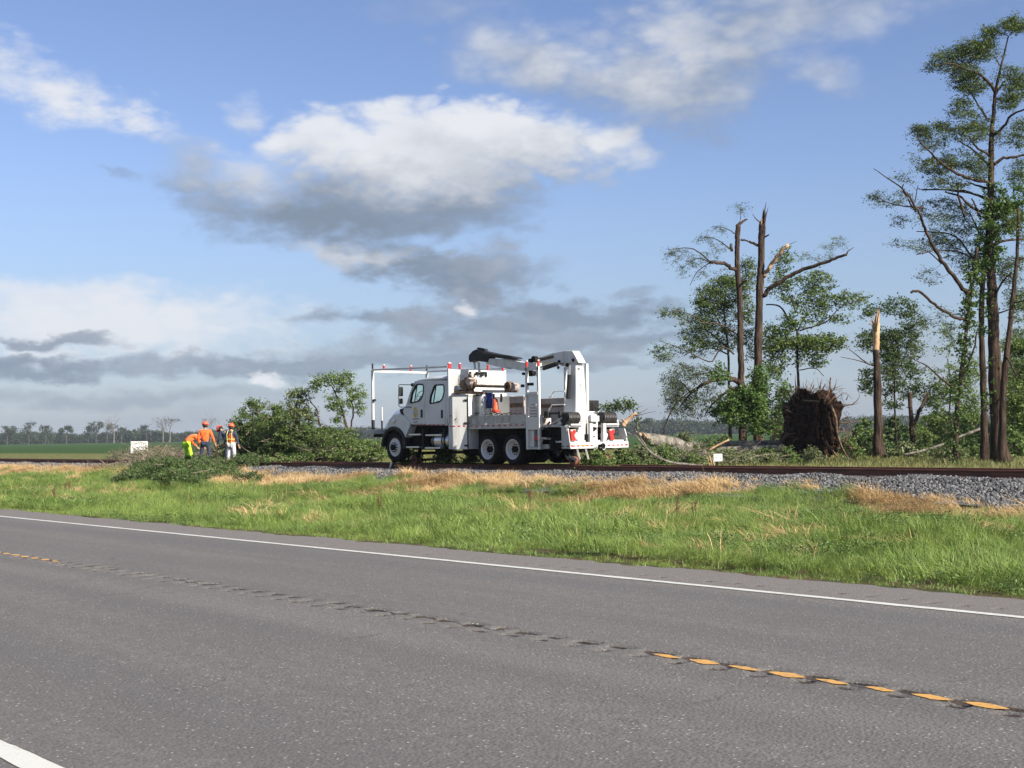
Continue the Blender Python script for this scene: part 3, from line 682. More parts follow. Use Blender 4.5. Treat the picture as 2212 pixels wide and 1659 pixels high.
# ------------------------------------------------------------------ trees
def crown(mbT, mbL, skel, C, cr_, nleaf, lsize, flat=.5, aspect=2.2, tr_=.018, sub=4, sag=.0, up=.1):
    """grow thin branches from the skeleton to every clump centre, then hang leaves round their ends"""
    S = np.array(skel); C = np.array(C)
    if len(C) == 0: return
    d0 = np.sqrt(((C[:, None, :]-S[None, ::max(1, len(S)//200), :])**2).sum(-1)).min(1); C = C[np.argsort(d0)]
    buf = np.zeros((len(S)+len(C)*8, 3)); buf[:len(S)] = S; n = len(S); base_n = n
    for c in C:
        dd = ((buf[:n]-c)**2).sum(1) + .6*np.maximum(0, buf[:n, 2]-c[2])**2
        i = dd.argmin(); p = buf[i]; L = sqrt(((c-p)**2).sum())
        m_ = (p+c)/2 + RNG.normal(size=3)*L*.07 + np.array([0, 0, up*L*.4-sag*L*.3])
        pts = spline([p, m_, c], 3)
        r0 = tr_*(.6+.35*min(3, L)); mbT.tube(pts, [r0, r0*.35], 4, cap=False)
        k = len(pts); buf[n:n+k] = pts; n += k
        ends = []
        for j in range(sub):
            a = RNG.uniform(0, 2*pi); e = c + np.array([cos(a), sin(a), RNG.normal(0, .35)-sag])*cr_*RNG.uniform(.6, 1.25)
            mbT.tube([c, (c+e)/2+[0, 0, .05*cr_], e], [r0*.35, r0*.15], 3, cap=False); ends.append(e)
        ends = np.array(ends); t = RNG.uniform(.1, 1.15, nleaf)[:, None]; q = c + (ends[RNG.integers(0, sub, nleaf)]-c)*t
        q += RNG.normal(size=(nleaf, 3))*cr_*np.array([.2, .2, .2*(1-flat)+.03])
        mbL.leaves(q, lsize, aspect, flat)
def region_centres(regs, cv, depth, mpp, dz=.8):
    C = []
    for (x, y, rx, ry, n) in regs:
        for _ in range(int(n*2.1+.5)):
            a = RNG.uniform(0, 2*pi); r = RNG.uniform()**.5; off = RNG.normal()*min(rx, 110)*mpp*dz*.7
            C.append(at(cv(x+rx*1.1*r*cos(a), y+ry*1.1*r*sin(a)), depth+off))
    return C
def trace(root, cv, depth, trunks, limbs, regs, leaf, cr_=.4, nleaf=34, lsize=.13, flat=.5, aspect=2.4, ground=None, bark='bark', limbmat=None, sag=0., tr_=.018, s=2.55, sub=4, trunkname='trunk', dz=.8, up=.1, extra=None):
    mpp = depth/FPX/1.4756/s; skel = []
    for t in trunks:
        pts, w0, w1 = t[:3]; off = t[3] if len(t) > 3 else 0
        P = [at(cv(*p), depth+off) for p in pts]
        if ground is not None and not (len(t) > 4 and t[4] == 'float'):
            q = P[0].copy(); q[2] = ground-.05
            if P[0][2]-ground > .5: P = [q]+P
            else: P[0] = q
        Q = spline(P, 6); k = len(Q); aL = np.concatenate([[0], np.cumsum(np.linalg.norm(np.diff(Q, axis=0), axis=1))]); r = np.interp(aL/aL[-1], [0, 1], [w0, w1])*mpp/2; r *= 1+.05*np.sin(aL*2.1)+.02*RNG.normal(size=k)
        if ground is not None and not (len(t) > 4 and t[4] == 'float'): r[:3] *= [1.5, 1.22, 1.08]
        Q = Q + RNG.normal(size=Q.shape)*r[:, None]*.07
        mb = MB().tube(Q, r, 10); mb.build(trunkname, M[t[5]] if len(t) > 5 else M[bark], root, smooth=True); skel += list(spline(P, 14))
    for l in limbs:
        pts, w0, w1 = l[:3]; doff = l[3] if len(l) > 3 else RNG.normal()*1.2
        k = len(pts); P = [at(cv(*p), depth+doff*(i/(k-1))) for i, p in enumerate(pts)]
        Q = spline(P, 4); kk = len(Q); Q = Q+RNG.normal(size=Q.shape)*np.linspace(w0, w1, kk)[:, None]*mpp*.18
        MB().tube(Q, np.linspace(w0*1.15, max(w1*1.3, 2), kk)*mpp/2, 7).build('limb', M[l[4]] if len(l) > 4 else M[bark], root, smooth=True); skel += list(spline(P, 8))
    if regs:
        mbT, mbL = MB(), MB(); C = region_centres(regs, cv, depth, mpp, dz)
        crown(mbT, mbL, skel, C, cr_, int(nleaf*.95), lsize*.88, flat, aspect, tr_, sub, sag, up)
        mbT.build('branches', M[bark], root); mbL.build('crown', M[leaf], root)
    if extra:
        mbT, mbL = MB(), MB(); C = region_centres([(a_, b_, c_, d_, n_*.5) for a_, b_, c_, d_, n_ in extra[0]], cv, depth, mpp, dz)
        crown(mbT, mbL, skel, C, *extra[2:5], flat=.2, aspect=1.6, tr_=.01, sub=4)
        mbT.build('vine_stem', M[bark], root); mbL.build('vine_leaves', M[extra[1]], root)
    return skel
def splinters(root, cv, depth, tip, base, n, w, mat='wood', s=2.55):
    """torn wood spikes standing up from the break"""
    mpp = depth/FPX/1.4756/s; a, b = at(cv(*tip), depth), at(cv(*base), depth)
    for i in range(n):
        off = np.array([RNG.normal()*w*mpp*.28, RNG.normal()*w*mpp*.28, 0]); L = (a-b)*RNG.uniform(.35, 1.0)
        p = b+off; q = p+L+off*.6; r = w*mpp*RNG.uniform(.08, .2)
        MB().tube([p-(a-b)*.35, p+L*.4, q], [r, r*.8, r*.1], 5).build('splinter', M[mat], root)

D1 = 70.0
tA = thing('broken_tree', at(c4(800, 1659), D1)*[1, 1, 0], 'tall broken trunk with a hooked dark top and drooping leafy limbs on its left', 'tree', 'storm broken trees')
trace(tA, c4, D1, [([(800, 1659), (795, 1400), (790, 1100), (782, 850), (770, 700), (765, 500), (768, 400), (772, 300)], 64, 40)],
 [([(772, 310), (800, 275), (850, 250)], 30, 10, .2), ([(770, 680), (700, 635), (620, 610), (545, 600)], 30, 18, -.8), ([(545, 600), (480, 540), (390, 490), (290, 490), (200, 500)], 12, 3, -1.), ([(545, 602), (440, 570), (330, 640)], 9, 3, .5),
  ([(540, 605), (440, 680), (380, 790)], 8, 3, .3), ([(745, 370), (680, 330), (560, 310)], 8, 2), ([(715, 500), (640, 440), (550, 400), (450, 410)], 9, 2), ([(770, 800), (810, 775), (850, 745)], 16, 8, -.5), ([(722, 510), (712, 455)], 22, 16, 0), ([(790, 260), (795, 200), (785, 130)], 5, 2, .2),
  ([(765, 1190), (680, 1130), (580, 1095), (520, 1100), (430, 1050), (330, 1010), (200, 1000)], 14, 3, -2), ([(740, 1350), (640, 1290), (560, 1410), (440, 1370), (330, 1310), (130, 1240)], 13, 3, -1.),
  ([(780, 1590), (740, 1555), (650, 1545), (520, 1580), (440, 1630), (360, 1700), (290, 1790)], 44, 8, -2), ([(650, 1545), (590, 1500), (480, 1510), (400, 1540)], 16, 5, -1), ([(770, 1640), (700, 1640), (560, 1760), (500, 1850)], 26, 6, -1.5), ([(740, 1560), (640, 1480), (580, 1440)], 20, 8, -2),
  ([(860, 435), (830, 425), (795, 420)], 10, 14, 0), ([(600, 1000), (560, 900), (520, 850)], 8, 3, -1)],
 [(300, 560, 130, 60, 12), (400, 660, 110, 70, 12), (520, 560, 90, 40, 6), (600, 330, 70, 25, 5), (520, 410, 90, 30, 7), (620, 500, 80, 50, 5), (250, 505, 70, 25, 6), (785, 150, 55, 35, 5), (620, 690, 60, 60, 3)],
 'leaf_cypress', .36, 22, .12, .4, 3.2, ground=0, sag=.5, tr_=.013)
tB = thing('broken_tree', at(c4(935, 1659), D1)*[1, 1, 0], 'tallest broken trunk, ending in a thin spike, with two bare limbs on its right', 'tree', 'storm broken trees')
trace(tB, c4, D1+.5, [([(930, 1659), (935, 1400), (940, 1100), (950, 800), (960, 600), (965, 400), (968, 290)], 80, 54)],
 [([(975, 720), (1010, 670), (1050, 610), (1110, 530), (1185, 455)], 32, 22, -1, 'wood'), ([(975, 880), (1060, 800), (1200, 710), (1330, 650), (1450, 615), (1560, 570), (1655, 535)], 34, 16, -2.), ([(1655, 535), (1670, 510), (1715, 480)], 12, 3, 0),
  ([(950, 470), (900, 450), (860, 435)], 22, 14, .2), ([(955, 280), (920, 250), (890, 210)], 10, 3, 0), ([(975, 400), (1000, 390), (1025, 378)], 14, 8, -.3), ([(1185, 460), (1250, 430)], 5, 2, 0)],
 [(1600, 430, 60, 35, 5), (1540, 480, 90, 30, 7), (1500, 560, 80, 30, 5), (1400, 600, 100, 40, 4), (1300, 560, 80, 40, 4)], 'leaf_cypress', .34, 18, .11, .4, 3.2, ground=0, tr_=.012)
splinters(tB, c4, D1+.5, (998, 100), (972, 290), 9, 46, 'bark'); splinters(tB, c4, D1+.5, (975, 190), (962, 300), 6, 46)
tC = thing('tree', at(c4(1260, 1659), 76)*[1, 1, 0], 'small open crowned tree right of the two tallest broken trunks', 'tree', 'leafy trees left of the root ball')
trace(tC, c4, 76, [([(1265, 1659), (1255, 1400), (1255, 1160)], 26, 20)],
 [([(1255, 1160), (1190, 1080), (1110, 960), (1000, 945)], 18, 8, 1.5), ([(1255, 1160), (1310, 1060), (1420, 940), (1520, 800)], 12, 4), ([(1270, 1160), (1400, 1120), (1500, 1080), (1570, 1000), (1660, 940), (1790, 910)], 12, 3), ([(1240, 1010), (1210, 920), (1170, 820)], 10, 4), ([(1270, 1480), (1400, 1465), (1470, 1530)], 8, 4), ([(1255, 1250), (1350, 1230), (1500, 1240), (1620, 1300)], 9, 4), ([(1250, 1300), (1150, 1270), (1050, 1220)], 9, 4)],
 [(1300, 850, 170, 120, 34), (1450, 760, 110, 90, 16), (1100, 780, 80, 80, 12), (1700, 900, 110, 60, 16), (1600, 1060, 60, 40, 5), (1350, 1050, 150, 80, 16), (1150, 560, 60, 50, 8), (1130, 620, 60, 60, 5), (1500, 930, 90, 60, 10),
  (1480, 1260, 150, 70, 40), (1300, 1270, 150, 60, 36), (1080, 1230, 110, 90, 40), (1150, 1110, 100, 60, 14), (1350, 1380, 120, 80, 18), (1080, 1400, 80, 150, 30)], 'leaf', .42, 26, .17, .3, 1.7, ground=0)
tE = thing('tree', at(c4(700, 1659), 78)*[1, 1, 0], 'dense leafy tree standing behind the hooked broken trunk', 'tree', 'leafy trees left of the root ball')
trace(tE, c4, 79, [([(700, 1659), (690, 1300), (660, 1000), (680, 800)], 30, 10)],
 [([(680, 1200), (560, 1000), (470, 950)], 14, 5), ([(690, 1300), (500, 1150), (350, 1150)], 14, 4), ([(670, 1000), (800, 850), (860, 760)], 12, 5), ([(690, 1350), (560, 1300), (440, 1330)], 12, 5)],
 [(640, 860, 190, 110, 90), (560, 960, 130, 70, 36), (850, 700, 60, 120, 30), (480, 900, 60, 50, 12), (640, 1080, 190, 90, 40), (430, 1150, 140, 110, 42), (250, 1020, 90, 40, 12), (620, 1230, 150, 90, 34), (850, 980, 50, 120, 20), (420, 1300, 120, 80, 22), (700, 760, 90, 50, 18), (170, 1330, 90, 60, 14), (870, 1250, 40, 160, 20)], 'leaf', .42, 25, .15, .35, 1.9, ground=0)
# twiggy half-dead skirt left of the broken trunks
tF = thing('twiggy_tree', at(c7(900, 560), 68)*[1, 1, 0], 'half dead tangle of hanging twigs at the left foot of the broken trunks', 'tree')
trace(tF, c7, 68, [([(655, 570), (690, 440), (760, 330), (860, 240), (960, 190)], 12, 10)],
 [([(860, 240), (760, 150), (700, 180)], 8, 3), ([(760, 330), (700, 300), (680, 400)], 6, 2), ([(960, 190), (850, 60), (780, 20)], 7, 2)],
 [(800, 120, 110, 100, 40), (780, 300, 110, 130, 70), (900, 330, 90, 90, 26), (1000, 250, 110, 90, 22), (720, 220, 60, 110, 26), (640, 120, 12, 60, 3), (930, 80, 110, 60, 26), (1080, 340, 90, 70, 18)], 'leaf_dark', .34, 11, .12, .1, 1.8, ground=0, sag=.6, tr_=.012, sub=6, s=2.458)
tG = thing('vine_growth', at(c7(1290, 560), 66)*[1, 1, 0], 'thick green vines climbing the feet of the two tall broken trunks', 'vine')
trace(tG, c7, 67.5, [([(1300, 560), (1290, 400), (1270, 250)], 7, 4), ([(1400, 560), (1400, 380), (1390, 150)], 7, 4)], [],
 [(1290, 330, 130, 120, 80), (1400, 250, 70, 200, 60), (1240, 420, 90, 80, 30), (1400, 480, 70, 100, 30), (1130, 400, 80, 70, 22), (1600, 300, 60, 120, 24), (1530, 480, 60, 90, 16), (1090, 100, 60, 90, 10)], 'leaf_bright', .36, 30, .15, .2, 1.5, ground=0, s=2.458)
# snapped pale-topped trunk
D2 = 62.0
tH = thing('snapped_trunk', at(c6(345, 1470), D2)*[1, 1, 0], 'straight snapped trunk with a fresh orange splintered top right of the root ball', 'tree', 'storm broken trees')
trace(tH, c6, D2, [([(352, 1470), (345, 1200), (340, 1000), (335, 900)], 58, 36), ([(335, 905), (338, 830), (342, 750)], 36, 30, 0, 'float', 'wood')], [([(320, 985), (285, 975), (230, 930), (190, 900)], 8, 3, -.3), ([(320, 990), (240, 960), (140, 940)], 6, 2, .5)], None, 'leaf', ground=0, s=1.747)
splinters(tH, c6, D2, (350, 665), (340, 760), 12, 44, s=1.747); splinters(tH, c6, D2, (312, 705), (328, 775), 4, 26, s=1.747)
tI = thing('tree', at(c6(440, 1400), 72)*[1, 1, 0], 'dark leaved tree right behind the snapped orange topped trunk', 'tree', 'trees behind the snapped trunk')
trace(tI, c6, 72, [([(450, 1400), (440, 1200), (440, 1000), (450, 800)], 12, 6)], [([(440, 1000), (400, 900), (370, 800)], 6, 3), ([(440, 1050), (490, 950), (530, 830)], 6, 3)],
 [(420, 850, 60, 60, 34), (290, 850, 40, 50, 22), (290, 690, 40, 40, 7), (400, 960, 60, 70, 34), (490, 880, 70, 90, 36), (540, 740, 60, 80, 22), (520, 1060, 70, 90, 30), (290, 1080, 34, 60, 18), (430, 1130, 70, 90, 26), (470, 660, 70, 50, 12), (380, 670, 50, 30, 6)], 'leaf_dark', .40, 26, .15, .3, 1.6, ground=0, s=1.747)
tJ = thing('broken_stump', at(c6(540, 1440), 66)*[1, 1, 0], 'low forked broken stump between the snapped trunk and the big cypress', 'tree', 'storm broken trees')
trace(tJ, c6, 66, [([(540, 1440), (535, 1330), (528, 1220), (522, 1135)], 34, 22)], [([(540, 1330), (575, 1240), (625, 1140)], 20, 13, .5)], None, 'leaf', ground=0, s=1.747)
# fallen pale pole and broken leaning branch near the cypress
tk = thing('fallen_branch', at(c6(720, 1430), 60), 'pale bare fallen pole leaning low between the stump and the big cypress', 'branch')
trace(tk, c6, 60, [([(490, 1485), (600, 1460), (710, 1425), (800, 1385), (915, 1340)], 12, 15, 0, 'float')], [], None, 'leaf', bark='bark_grey', trunkname='pole', s=1.747)
tk = thing('hanging_branch', at(c6(650, 1030), 58), 'broken branch slanting down from thin air towards the vine covered trunk', 'branch')
trace(tk, c6, 58, [([(790, 1130), (700, 1060), (620, 990), (560, 960), (500, 920)], 14, 4, 0, 'float')], [([(620, 990), (580, 1010)], 5, 2)], [(560, 900, 60, 40, 6), (450, 1010, 50, 60, 5)], 'leaf', .3, 14, .12, s=1.747)

# the big cypress group at the right edge
D3 = 53.0
tD = thing('cypress_tree', at(c6(1000, 1540), D3)*[1, 1, 0], 'tallest cypress at the right edge with sparse feathery foliage to its tip', 'tree', 'cypress trees at the right edge')
u5 = lambda pts: [((2650+x/2.37)/1.4756, (y/2.37)/1.4756) for x, y in pts]
u6 = lambda pts: [c6(x, y) for x, y in pts]
ident = lambda x, y: (x, y)
S3 = 1/1.4756
main = u6([(1030, 1540), (1005, 1200), (995, 1000), (990, 800), (985, 600), (968, 400), (972, 200)])+u5([(1205, 1500), (1208, 1300), (1207, 1150), (1212, 1000), (1225, 850), (1240, 700), (1268, 560), (1300, 430), (1338, 270)])
sk = trace(tD, ident, D3, [(main, 50, 4)],
 [(u5([(1240, 700), (1170, 600), (1100, 550), (1000, 520), (900, 480), (790, 500)]), 9, 2, -1.0), (u5([(1175, 900), (1110, 790), (1050, 700), (960, 590)]), 6, 2, .8),
  (u5([(1195, 1175), (1110, 1120), (1060, 1060), (1040, 1030)]), 7, 3, -1), (u5([(1190, 1260), (1090, 1150), (960, 1065)]), 7, 3, 1.2), (u5([(1190, 1375), (1050, 1350), (930, 1300), (830, 1230), (740, 1140), (660, 1060), (652, 980)]), 10, 2, -2),
  (u5([(1180, 1500), (1000, 1450), (830, 1435), (660, 1430)]), 7, 2, 1.5), (u5([(1212, 1030), (1300, 960), (1360, 870), (1455, 830), (1550, 800)]), 9, 3, -1.4), (u5([(1225, 1250), (1300, 1200), (1420, 1180), (1540, 1150)]), 10, 4, -.5),
  (u5([(1248, 700), (1290, 640), (1310, 610)]), 7, 3, .2), (u5([(1270, 490), (1240, 430)]), 4, 1.5, .2), (u5([(1330, 270), (1260, 240), (1210, 230)]), 3, 1, .2), (u5([(1345, 260), (1400, 230), (1450, 200)]), 3, 1, -.3),
  (u5([(1160, 1620), (1060, 1560), (960, 1480), (860, 1450)]), 9, 4, .5), (u5([(1010, 1640), (965, 1500), (945, 1380)]), 7, 4, .2), (u5([(1130, 1659), (1090, 1560), (1060, 1500)]), 7, 3, .2),
  (u5([(1200, 1420), (1100, 1400), (1050, 1380)]), 7, 3, 1), (u6([(985, 620), (1040, 520), (1080, 480)]), 7, 3, -1), (u6([(960, 60), (880, 30), (800, 10), (600, 10)]), 8, 2, 2), (u6([(970, 320), (1060, 290), (1160, 285), (1250, 280)]), 8, 4, 1.4)],
 [(p[0][0], p[0][1], rx/3.497, ry/3.497, n*1.35) for p, rx, ry, n in [(u5([(1370, 190)]), 70, 45, 22), (u5([(1200, 255)]), 80, 50, 16), (u5([(1060, 380)]), 100, 70, 34), (u5([(1180, 390)]), 90, 70, 16), (u5([(880, 420)]), 110, 40, 16), (u5([(780, 500)]), 60, 40, 8), (u5([(980, 530)]), 120, 70, 32),
   (u5([(1080, 650)]), 90, 60, 22), (u5([(980, 630)]), 60, 50, 8), (u5([(990, 830)]), 80, 60, 14), (u5([(1000, 760)]), 40, 25, 3), (u5([(830, 955)]), 45, 30, 9), (u5([(680, 985)]), 55, 35, 12), (u5([(1050, 1000)]), 150, 60, 30), (u5([(760, 1060)]), 110, 60, 14), (u5([(800, 1260)]), 130, 60, 26), (u5([(1000, 1200)]), 150, 70, 20),
   (u5([(1400, 650)]), 80, 90, 30), (u5([(1330, 770)]), 70, 60, 16), (u5([(1420, 1000)]), 60, 110, 18), (u5([(1420, 1300)]), 60, 90, 16), (u5([(1350, 560)]), 90, 50, 10), (u5([(1120, 900)]), 90, 70, 10), (u5([(1100, 1290)]), 90, 60, 14), (u5([(880, 1380)]), 150, 40, 14),
   (u5([(1280, 1050)]), 90, 50, 6), (u5([(1440, 200)]), 40, 50, 6), (u6([(1080, 500)]), 70, 60, 8), (u6([(1120, 600)]), 60, 80, 12), (u6([(1100, 420)]), 90, 60, 14)]],
 'leaf_cypress', .34, 30, .115, .45, 2.6, ground=0, s=1.0*1.0, tr_=.014, dz=1.0,
 extra=([(p[0][0], p[0][1], rx/2.58, ry/2.58, n) for p, rx, ry, n in [(u6([(1000, 110)]), 55, 130, 60), (u6([(960, 330)]), 60, 130, 60), (u6([(1060, 160)]), 80, 90, 46), (u6([(930, 430)]), 50, 70, 22), (u6([(1120, 60)]), 60, 60, 24), (u6([(950, 700)]), 40, 120, 14), (u6([(985, 1100)]), 40, 150, 14)]], 'leaf_bright', .3, 34, .12))
t2 = thing('cypress_tree', at(c6(930, 1540), D3+1)*[1, 1, 0], 'second cypress trunk pressed against the left side of the tallest one', 'tree', 'cypress trees at the right edge')
trace(t2, ident, D3+1.2, [(u6([(940, 1540), (937, 1250), (930, 1000), (922, 700), (935, 480), (950, 300)]), 25, 13)], [(u6([(930, 480), (880, 400), (780, 270), (650, 245), (560, 240)]), 7, 2, 1), (u6([(925, 560), (850, 380), (700, 345), (560, 370)]), 6, 2, -1), (u6([(935, 300), (900, 230), (860, 130)]), 7, 3), (u6([(915, 720), (1000, 700), (1100, 670)]), 6, 3)],
 [(p[0][0], p[0][1], rx/2.58, ry/2.58, n) for p, rx, ry, n in [(u6([(760, 260)]), 130, 50, 30), (u6([(640, 310)]), 120, 40, 18), (u6([(800, 350)]), 90, 60, 18), (u6([(850, 420)]), 60, 70, 14), (u6([(700, 120)]), 120, 60, 30), (u6([(800, 160)]), 90, 80, 26), (u6([(470, 190)]), 60, 25, 6), (u6([(1080, 1050)]), 60, 120, 16)]],
 'leaf_cypress', .33, 26, .11, .5, 2.8, ground=0, s=1.0, tr_=.013)
t3 = thing('vine_covered_tree', at(c6(780, 1500), 51)*[1, 1, 0], 'dark leaning trunk wrapped in ivy with a long limb curving up to the left', 'tree', 'cypress trees at the right edge')
limb = u6([(855, 600), (780, 510), (700, 400), (640, 300), (600, 200), (555, 100)])+u5([(540, 1430), (430, 1350), (320, 1275)])
trace(t3, ident, 51, [(u6([(775, 1500), (790, 1200), (820, 950), (850, 700), (875, 480), (900, 330)]), 17, 9)],
 [(limb, 13, 1.5, -1.5), (u6([(835, 735), (760, 710), (690, 670), (640, 630), (580, 575), (530, 578)]), 9, 6, -1), (u5([(640, 1659-60), (600, 1540), (540, 1430), (545, 1390)]), 6, 2, -1.4), (u5([(630, 1520), (655, 1400)]), 3, 1, -1), (u5([(700, 1570), (560, 1560), (430, 1530), (330, 1480)]), 5, 1.5, -1.2), (u6([(840, 1000), (880, 900), (900, 800)]), 6, 3), (u6([(700, 420), (620, 350), (560, 370)]), 4, 1, -1)],
 [(p[0][0], p[0][1], rx/2.58, ry/2.58, n) for p, rx, ry, n in [(u5([(480, 1500)]), 130, 40, 16), (u5([(340, 1470)]), 40, 30, 6), (u5([(560, 1340)]), 60, 30, 5), (u5([(620, 1180)]), 20, 50, 3), (u6([(640, 500)]), 70, 40, 7), (u6([(660, 720)]), 110, 60, 10), (u6([(430, 310)]), 60, 25, 4), (u6([(760, 800)]), 60, 70, 8), (u6([(640, 170)]), 80, 40, 8)]],
 'leaf_cypress', .32, 20, .11, .4, 2.8, ground=0, s=1.0, tr_=.012,
 extra=([(p[0][0], p[0][1], rx/2.58, ry/2.58, n) for p, rx, ry, n in [(u6([(855, 640)]), 28, 130, 40), (u6([(830, 900)]), 28, 130, 34), (u6([(800, 1150)]), 34, 130, 34), (u6([(775, 1400)]), 34, 110, 26), (u6([(880, 480)]), 40, 70, 22)]], 'leaf_dark', .22, 30, .11))
t4 = thing('cypress_tree', at(c6(1045, 1540), D3-1)*[1, 1, 0], 'slender pale trunk leaning outward on the right side of the tallest cypress', 'tree', 'cypress trees at the right edge')
trace(t4, ident, D3-1.2, [(u6([(1040, 1540), (1040, 1200), (1060, 950), (1090, 700), (1110, 500), (1122, 370), (1130, 110)]), 26, 8)], [(u6([(1100, 640), (1180, 620), (1260, 600)]), 5, 3), (u6([(1060, 930), (1120, 1040), (1200, 1090)]), 5, 3), (u6([(1120, 400), (1200, 380), (1280, 360)]), 6, 3)],
 [(p[0][0], p[0][1], rx/2.58, ry/2.58, n) for p, rx, ry, n in [(u6([(1140, 640)]), 70, 40, 8), (u6([(1130, 220)]), 60, 90, 20), (u6([(1230, 360)]), 90, 80, 12), (u6([(1230, 600)]), 90, 60, 10)]], 'leaf_cypress', .33, 24, .11, .5, 2.8, ground=0, s=1.0, tr_=.013)
t5 = thing('tree', at((2212, 900), 63)*[1, 1, 0], 'dark broadleaf tree mostly cut by the right edge of the photo', 'tree', 'trees behind the cypress group')
trace(t5, c6, 63, [([(1190, 1500), (1185, 1200), (1170, 1000)], 30, 12)], [([(1180, 1200), (1120, 1080), (1090, 1040)], 8, 4)],
 [(1140, 900, 50, 60, 26), (1120, 1150, 60, 90, 44), (1140, 1020, 50, 60, 18), (1130, 1330, 60, 80, 22), (1250, 1000, 80, 200, 60), (1140, 1250, 60, 60, 20)], 'leaf', .42, 28, .16, .2, 1.6, ground=0, s=1.747)

tK = thing('tree', at(c6(740, 1400), 72)*[1, 1, 0], 'leafy tree seen between the forked stump and the ivy covered trunk', 'tree', 'trees behind the snapped trunk')
trace(tK, c6, 72, [([(740, 1400), (745, 1250), (750, 1100), (735, 950)], 12, 6)], [([(745, 1200), (690, 1120), (640, 1100)], 6, 3), ([(748, 1120), (810, 1050), (870, 1010)], 6, 3)],
 [(760, 1080, 110, 90, 36), (650, 1130, 80, 60, 22), (870, 1030, 60, 70, 18), (720, 850, 60, 90, 9), (700, 1250, 120, 80, 26), (860, 1200, 60, 90, 20)], 'leaf', .40, 26, .15, .3, 1.7, ground=0, s=1.747)
tL = thing('tree', at(c6(1085, 1400), 76)*[1, 1, 0], 'leafy tree seen just right of the cypress trunks', 'tree', 'trees behind the cypress group')
trace(tL, c6, 76, [([(1085, 1400), (1080, 1150), (1090, 900)], 14, 6)], [([(1085, 1150), (1130, 1060), (1160, 1000)], 6, 3)],
 [(1080, 1060, 60, 110, 30), (1110, 860, 70, 70, 24), (1090, 1250, 60, 80, 22), (1140, 720, 50, 80, 14)], 'leaf_cypress', .40, 28, .14, .3, 1.9, ground=0, s=1.747)

# undergrowth: each bush its own thing
def bush(px, py_top, wpx, depth, label, leaf='leaf', n=40, nl=34, ls=.14, cat='bush', group=None, gz_=0, hs=1.0, base=None):
    B = at((px, py_top), depth); B[2] = gz_; T = at((px, py_top), depth)[2]; w = wpx*depth/FPX/2
    r = thing('bush', B, label, cat, group); mbT, mbL = MB(), MB(); sk = []
    for k in range(7):
        a = RNG.uniform(0, 6.28); e = B+np.array([cos(a)*w*.6, sin(a)*w*.6, (T-gz_)*RNG.uniform(.4, .8)]); P = spline([B, (B+e)/2+[0, 0, .1], e], 4); sk += list(P); mbT.tube(P, [.03, .012], 4)
    C = []
    for k in range(n):
        a = RNG.uniform(0, 6.28); rr = RNG.uniform()**.5; h = RNG.uniform()**.8; prof = sqrt(max(.05, 1-(h*.9)**2))
        lob = .75+.25*sin(3*a+px)
        C.append(B+np.array([cos(a)*w*rr*prof*lob, sin(a)*w*rr*prof*lob, .1+(T-gz_)*h*(1-.35*rr)*hs]))
    crown(mbT, mbL, sk, C, .26, nl, ls, .2, 1.6, .01, 4)
    mbT.build('branches', M['stump'], r); mbL.build('foliage', M[leaf], r); return r
GB = 'undergrowth between the broken trees'
for px, py, w, d, lab, lf, n in [
  (1890, 940, 90, 66, 'dark bush at the foot of the snapped orange topped trunk', 'leaf_dark', 60), (1835, 950, 60, 60, 'small bush close to the right flank of the root ball', 'leaf', 30),
  (1985, 915, 110, 70, 'broad bush right behind the forked stump', 'leaf', 70), (2030, 870, 110, 74, 'tall pale green thicket between the stump and the ivy covered trunk', 'leaf', 90), (1955, 960, 80, 61, 'low bush in front of the forked stump', 'leaf_wilt', 36),
  (2075, 905, 90, 66, 'mid green thicket behind the ivy covered trunk', 'leaf', 70), (2050, 960, 90, 57, 'low spreading weeds left of the ivy covered trunk', 'leaf_wilt', 40), (2190, 930, 80, 60, 'bush at the right edge beside the cypress feet', 'leaf', 50), (2110, 968, 60, 57, 'small leafy clump between the ivy trunk and the cypress', 'leaf', 26),
  (1560, 935, 60, 73, 'bush behind the fallen log under the open crowned tree', 'leaf', 30), (1680, 900, 60, 69, 'bushy growth at the left flank of the root ball', 'leaf_dark', 34), (1705, 860, 50, 75, 'tall thin scrub above the root ball', 'leaf_wilt', 26)]:
    bush(px, py, w, d, lab, lf, n, group=GB)
for px, py, w, d, lab, n in [
  (1865, 905, 110, 88, 'far thicket in the gap left of the snapped trunk', 60), (1930, 895, 120, 90, 'far thicket showing between the snapped trunk and the stump', 70), (2010, 880, 130, 92, 'far thicket filling the gap above the forked stump', 90),
  (2095, 870, 120, 90, 'far thicket showing between the ivy trunk and the tallest cypress', 90), (2190, 860, 110, 88, 'far thicket at the right edge of the photo', 90), (2140, 940, 130, 68, 'shadowy bush right behind the feet of the cypresses', 70), (2240, 930, 90, 62, 'bush cut by the right edge of the photo', 50)]:
    bush(px, py, w, d, lab, 'leaf_dark' if n == 70 else 'leaf', n, 46, .2, group=GB)
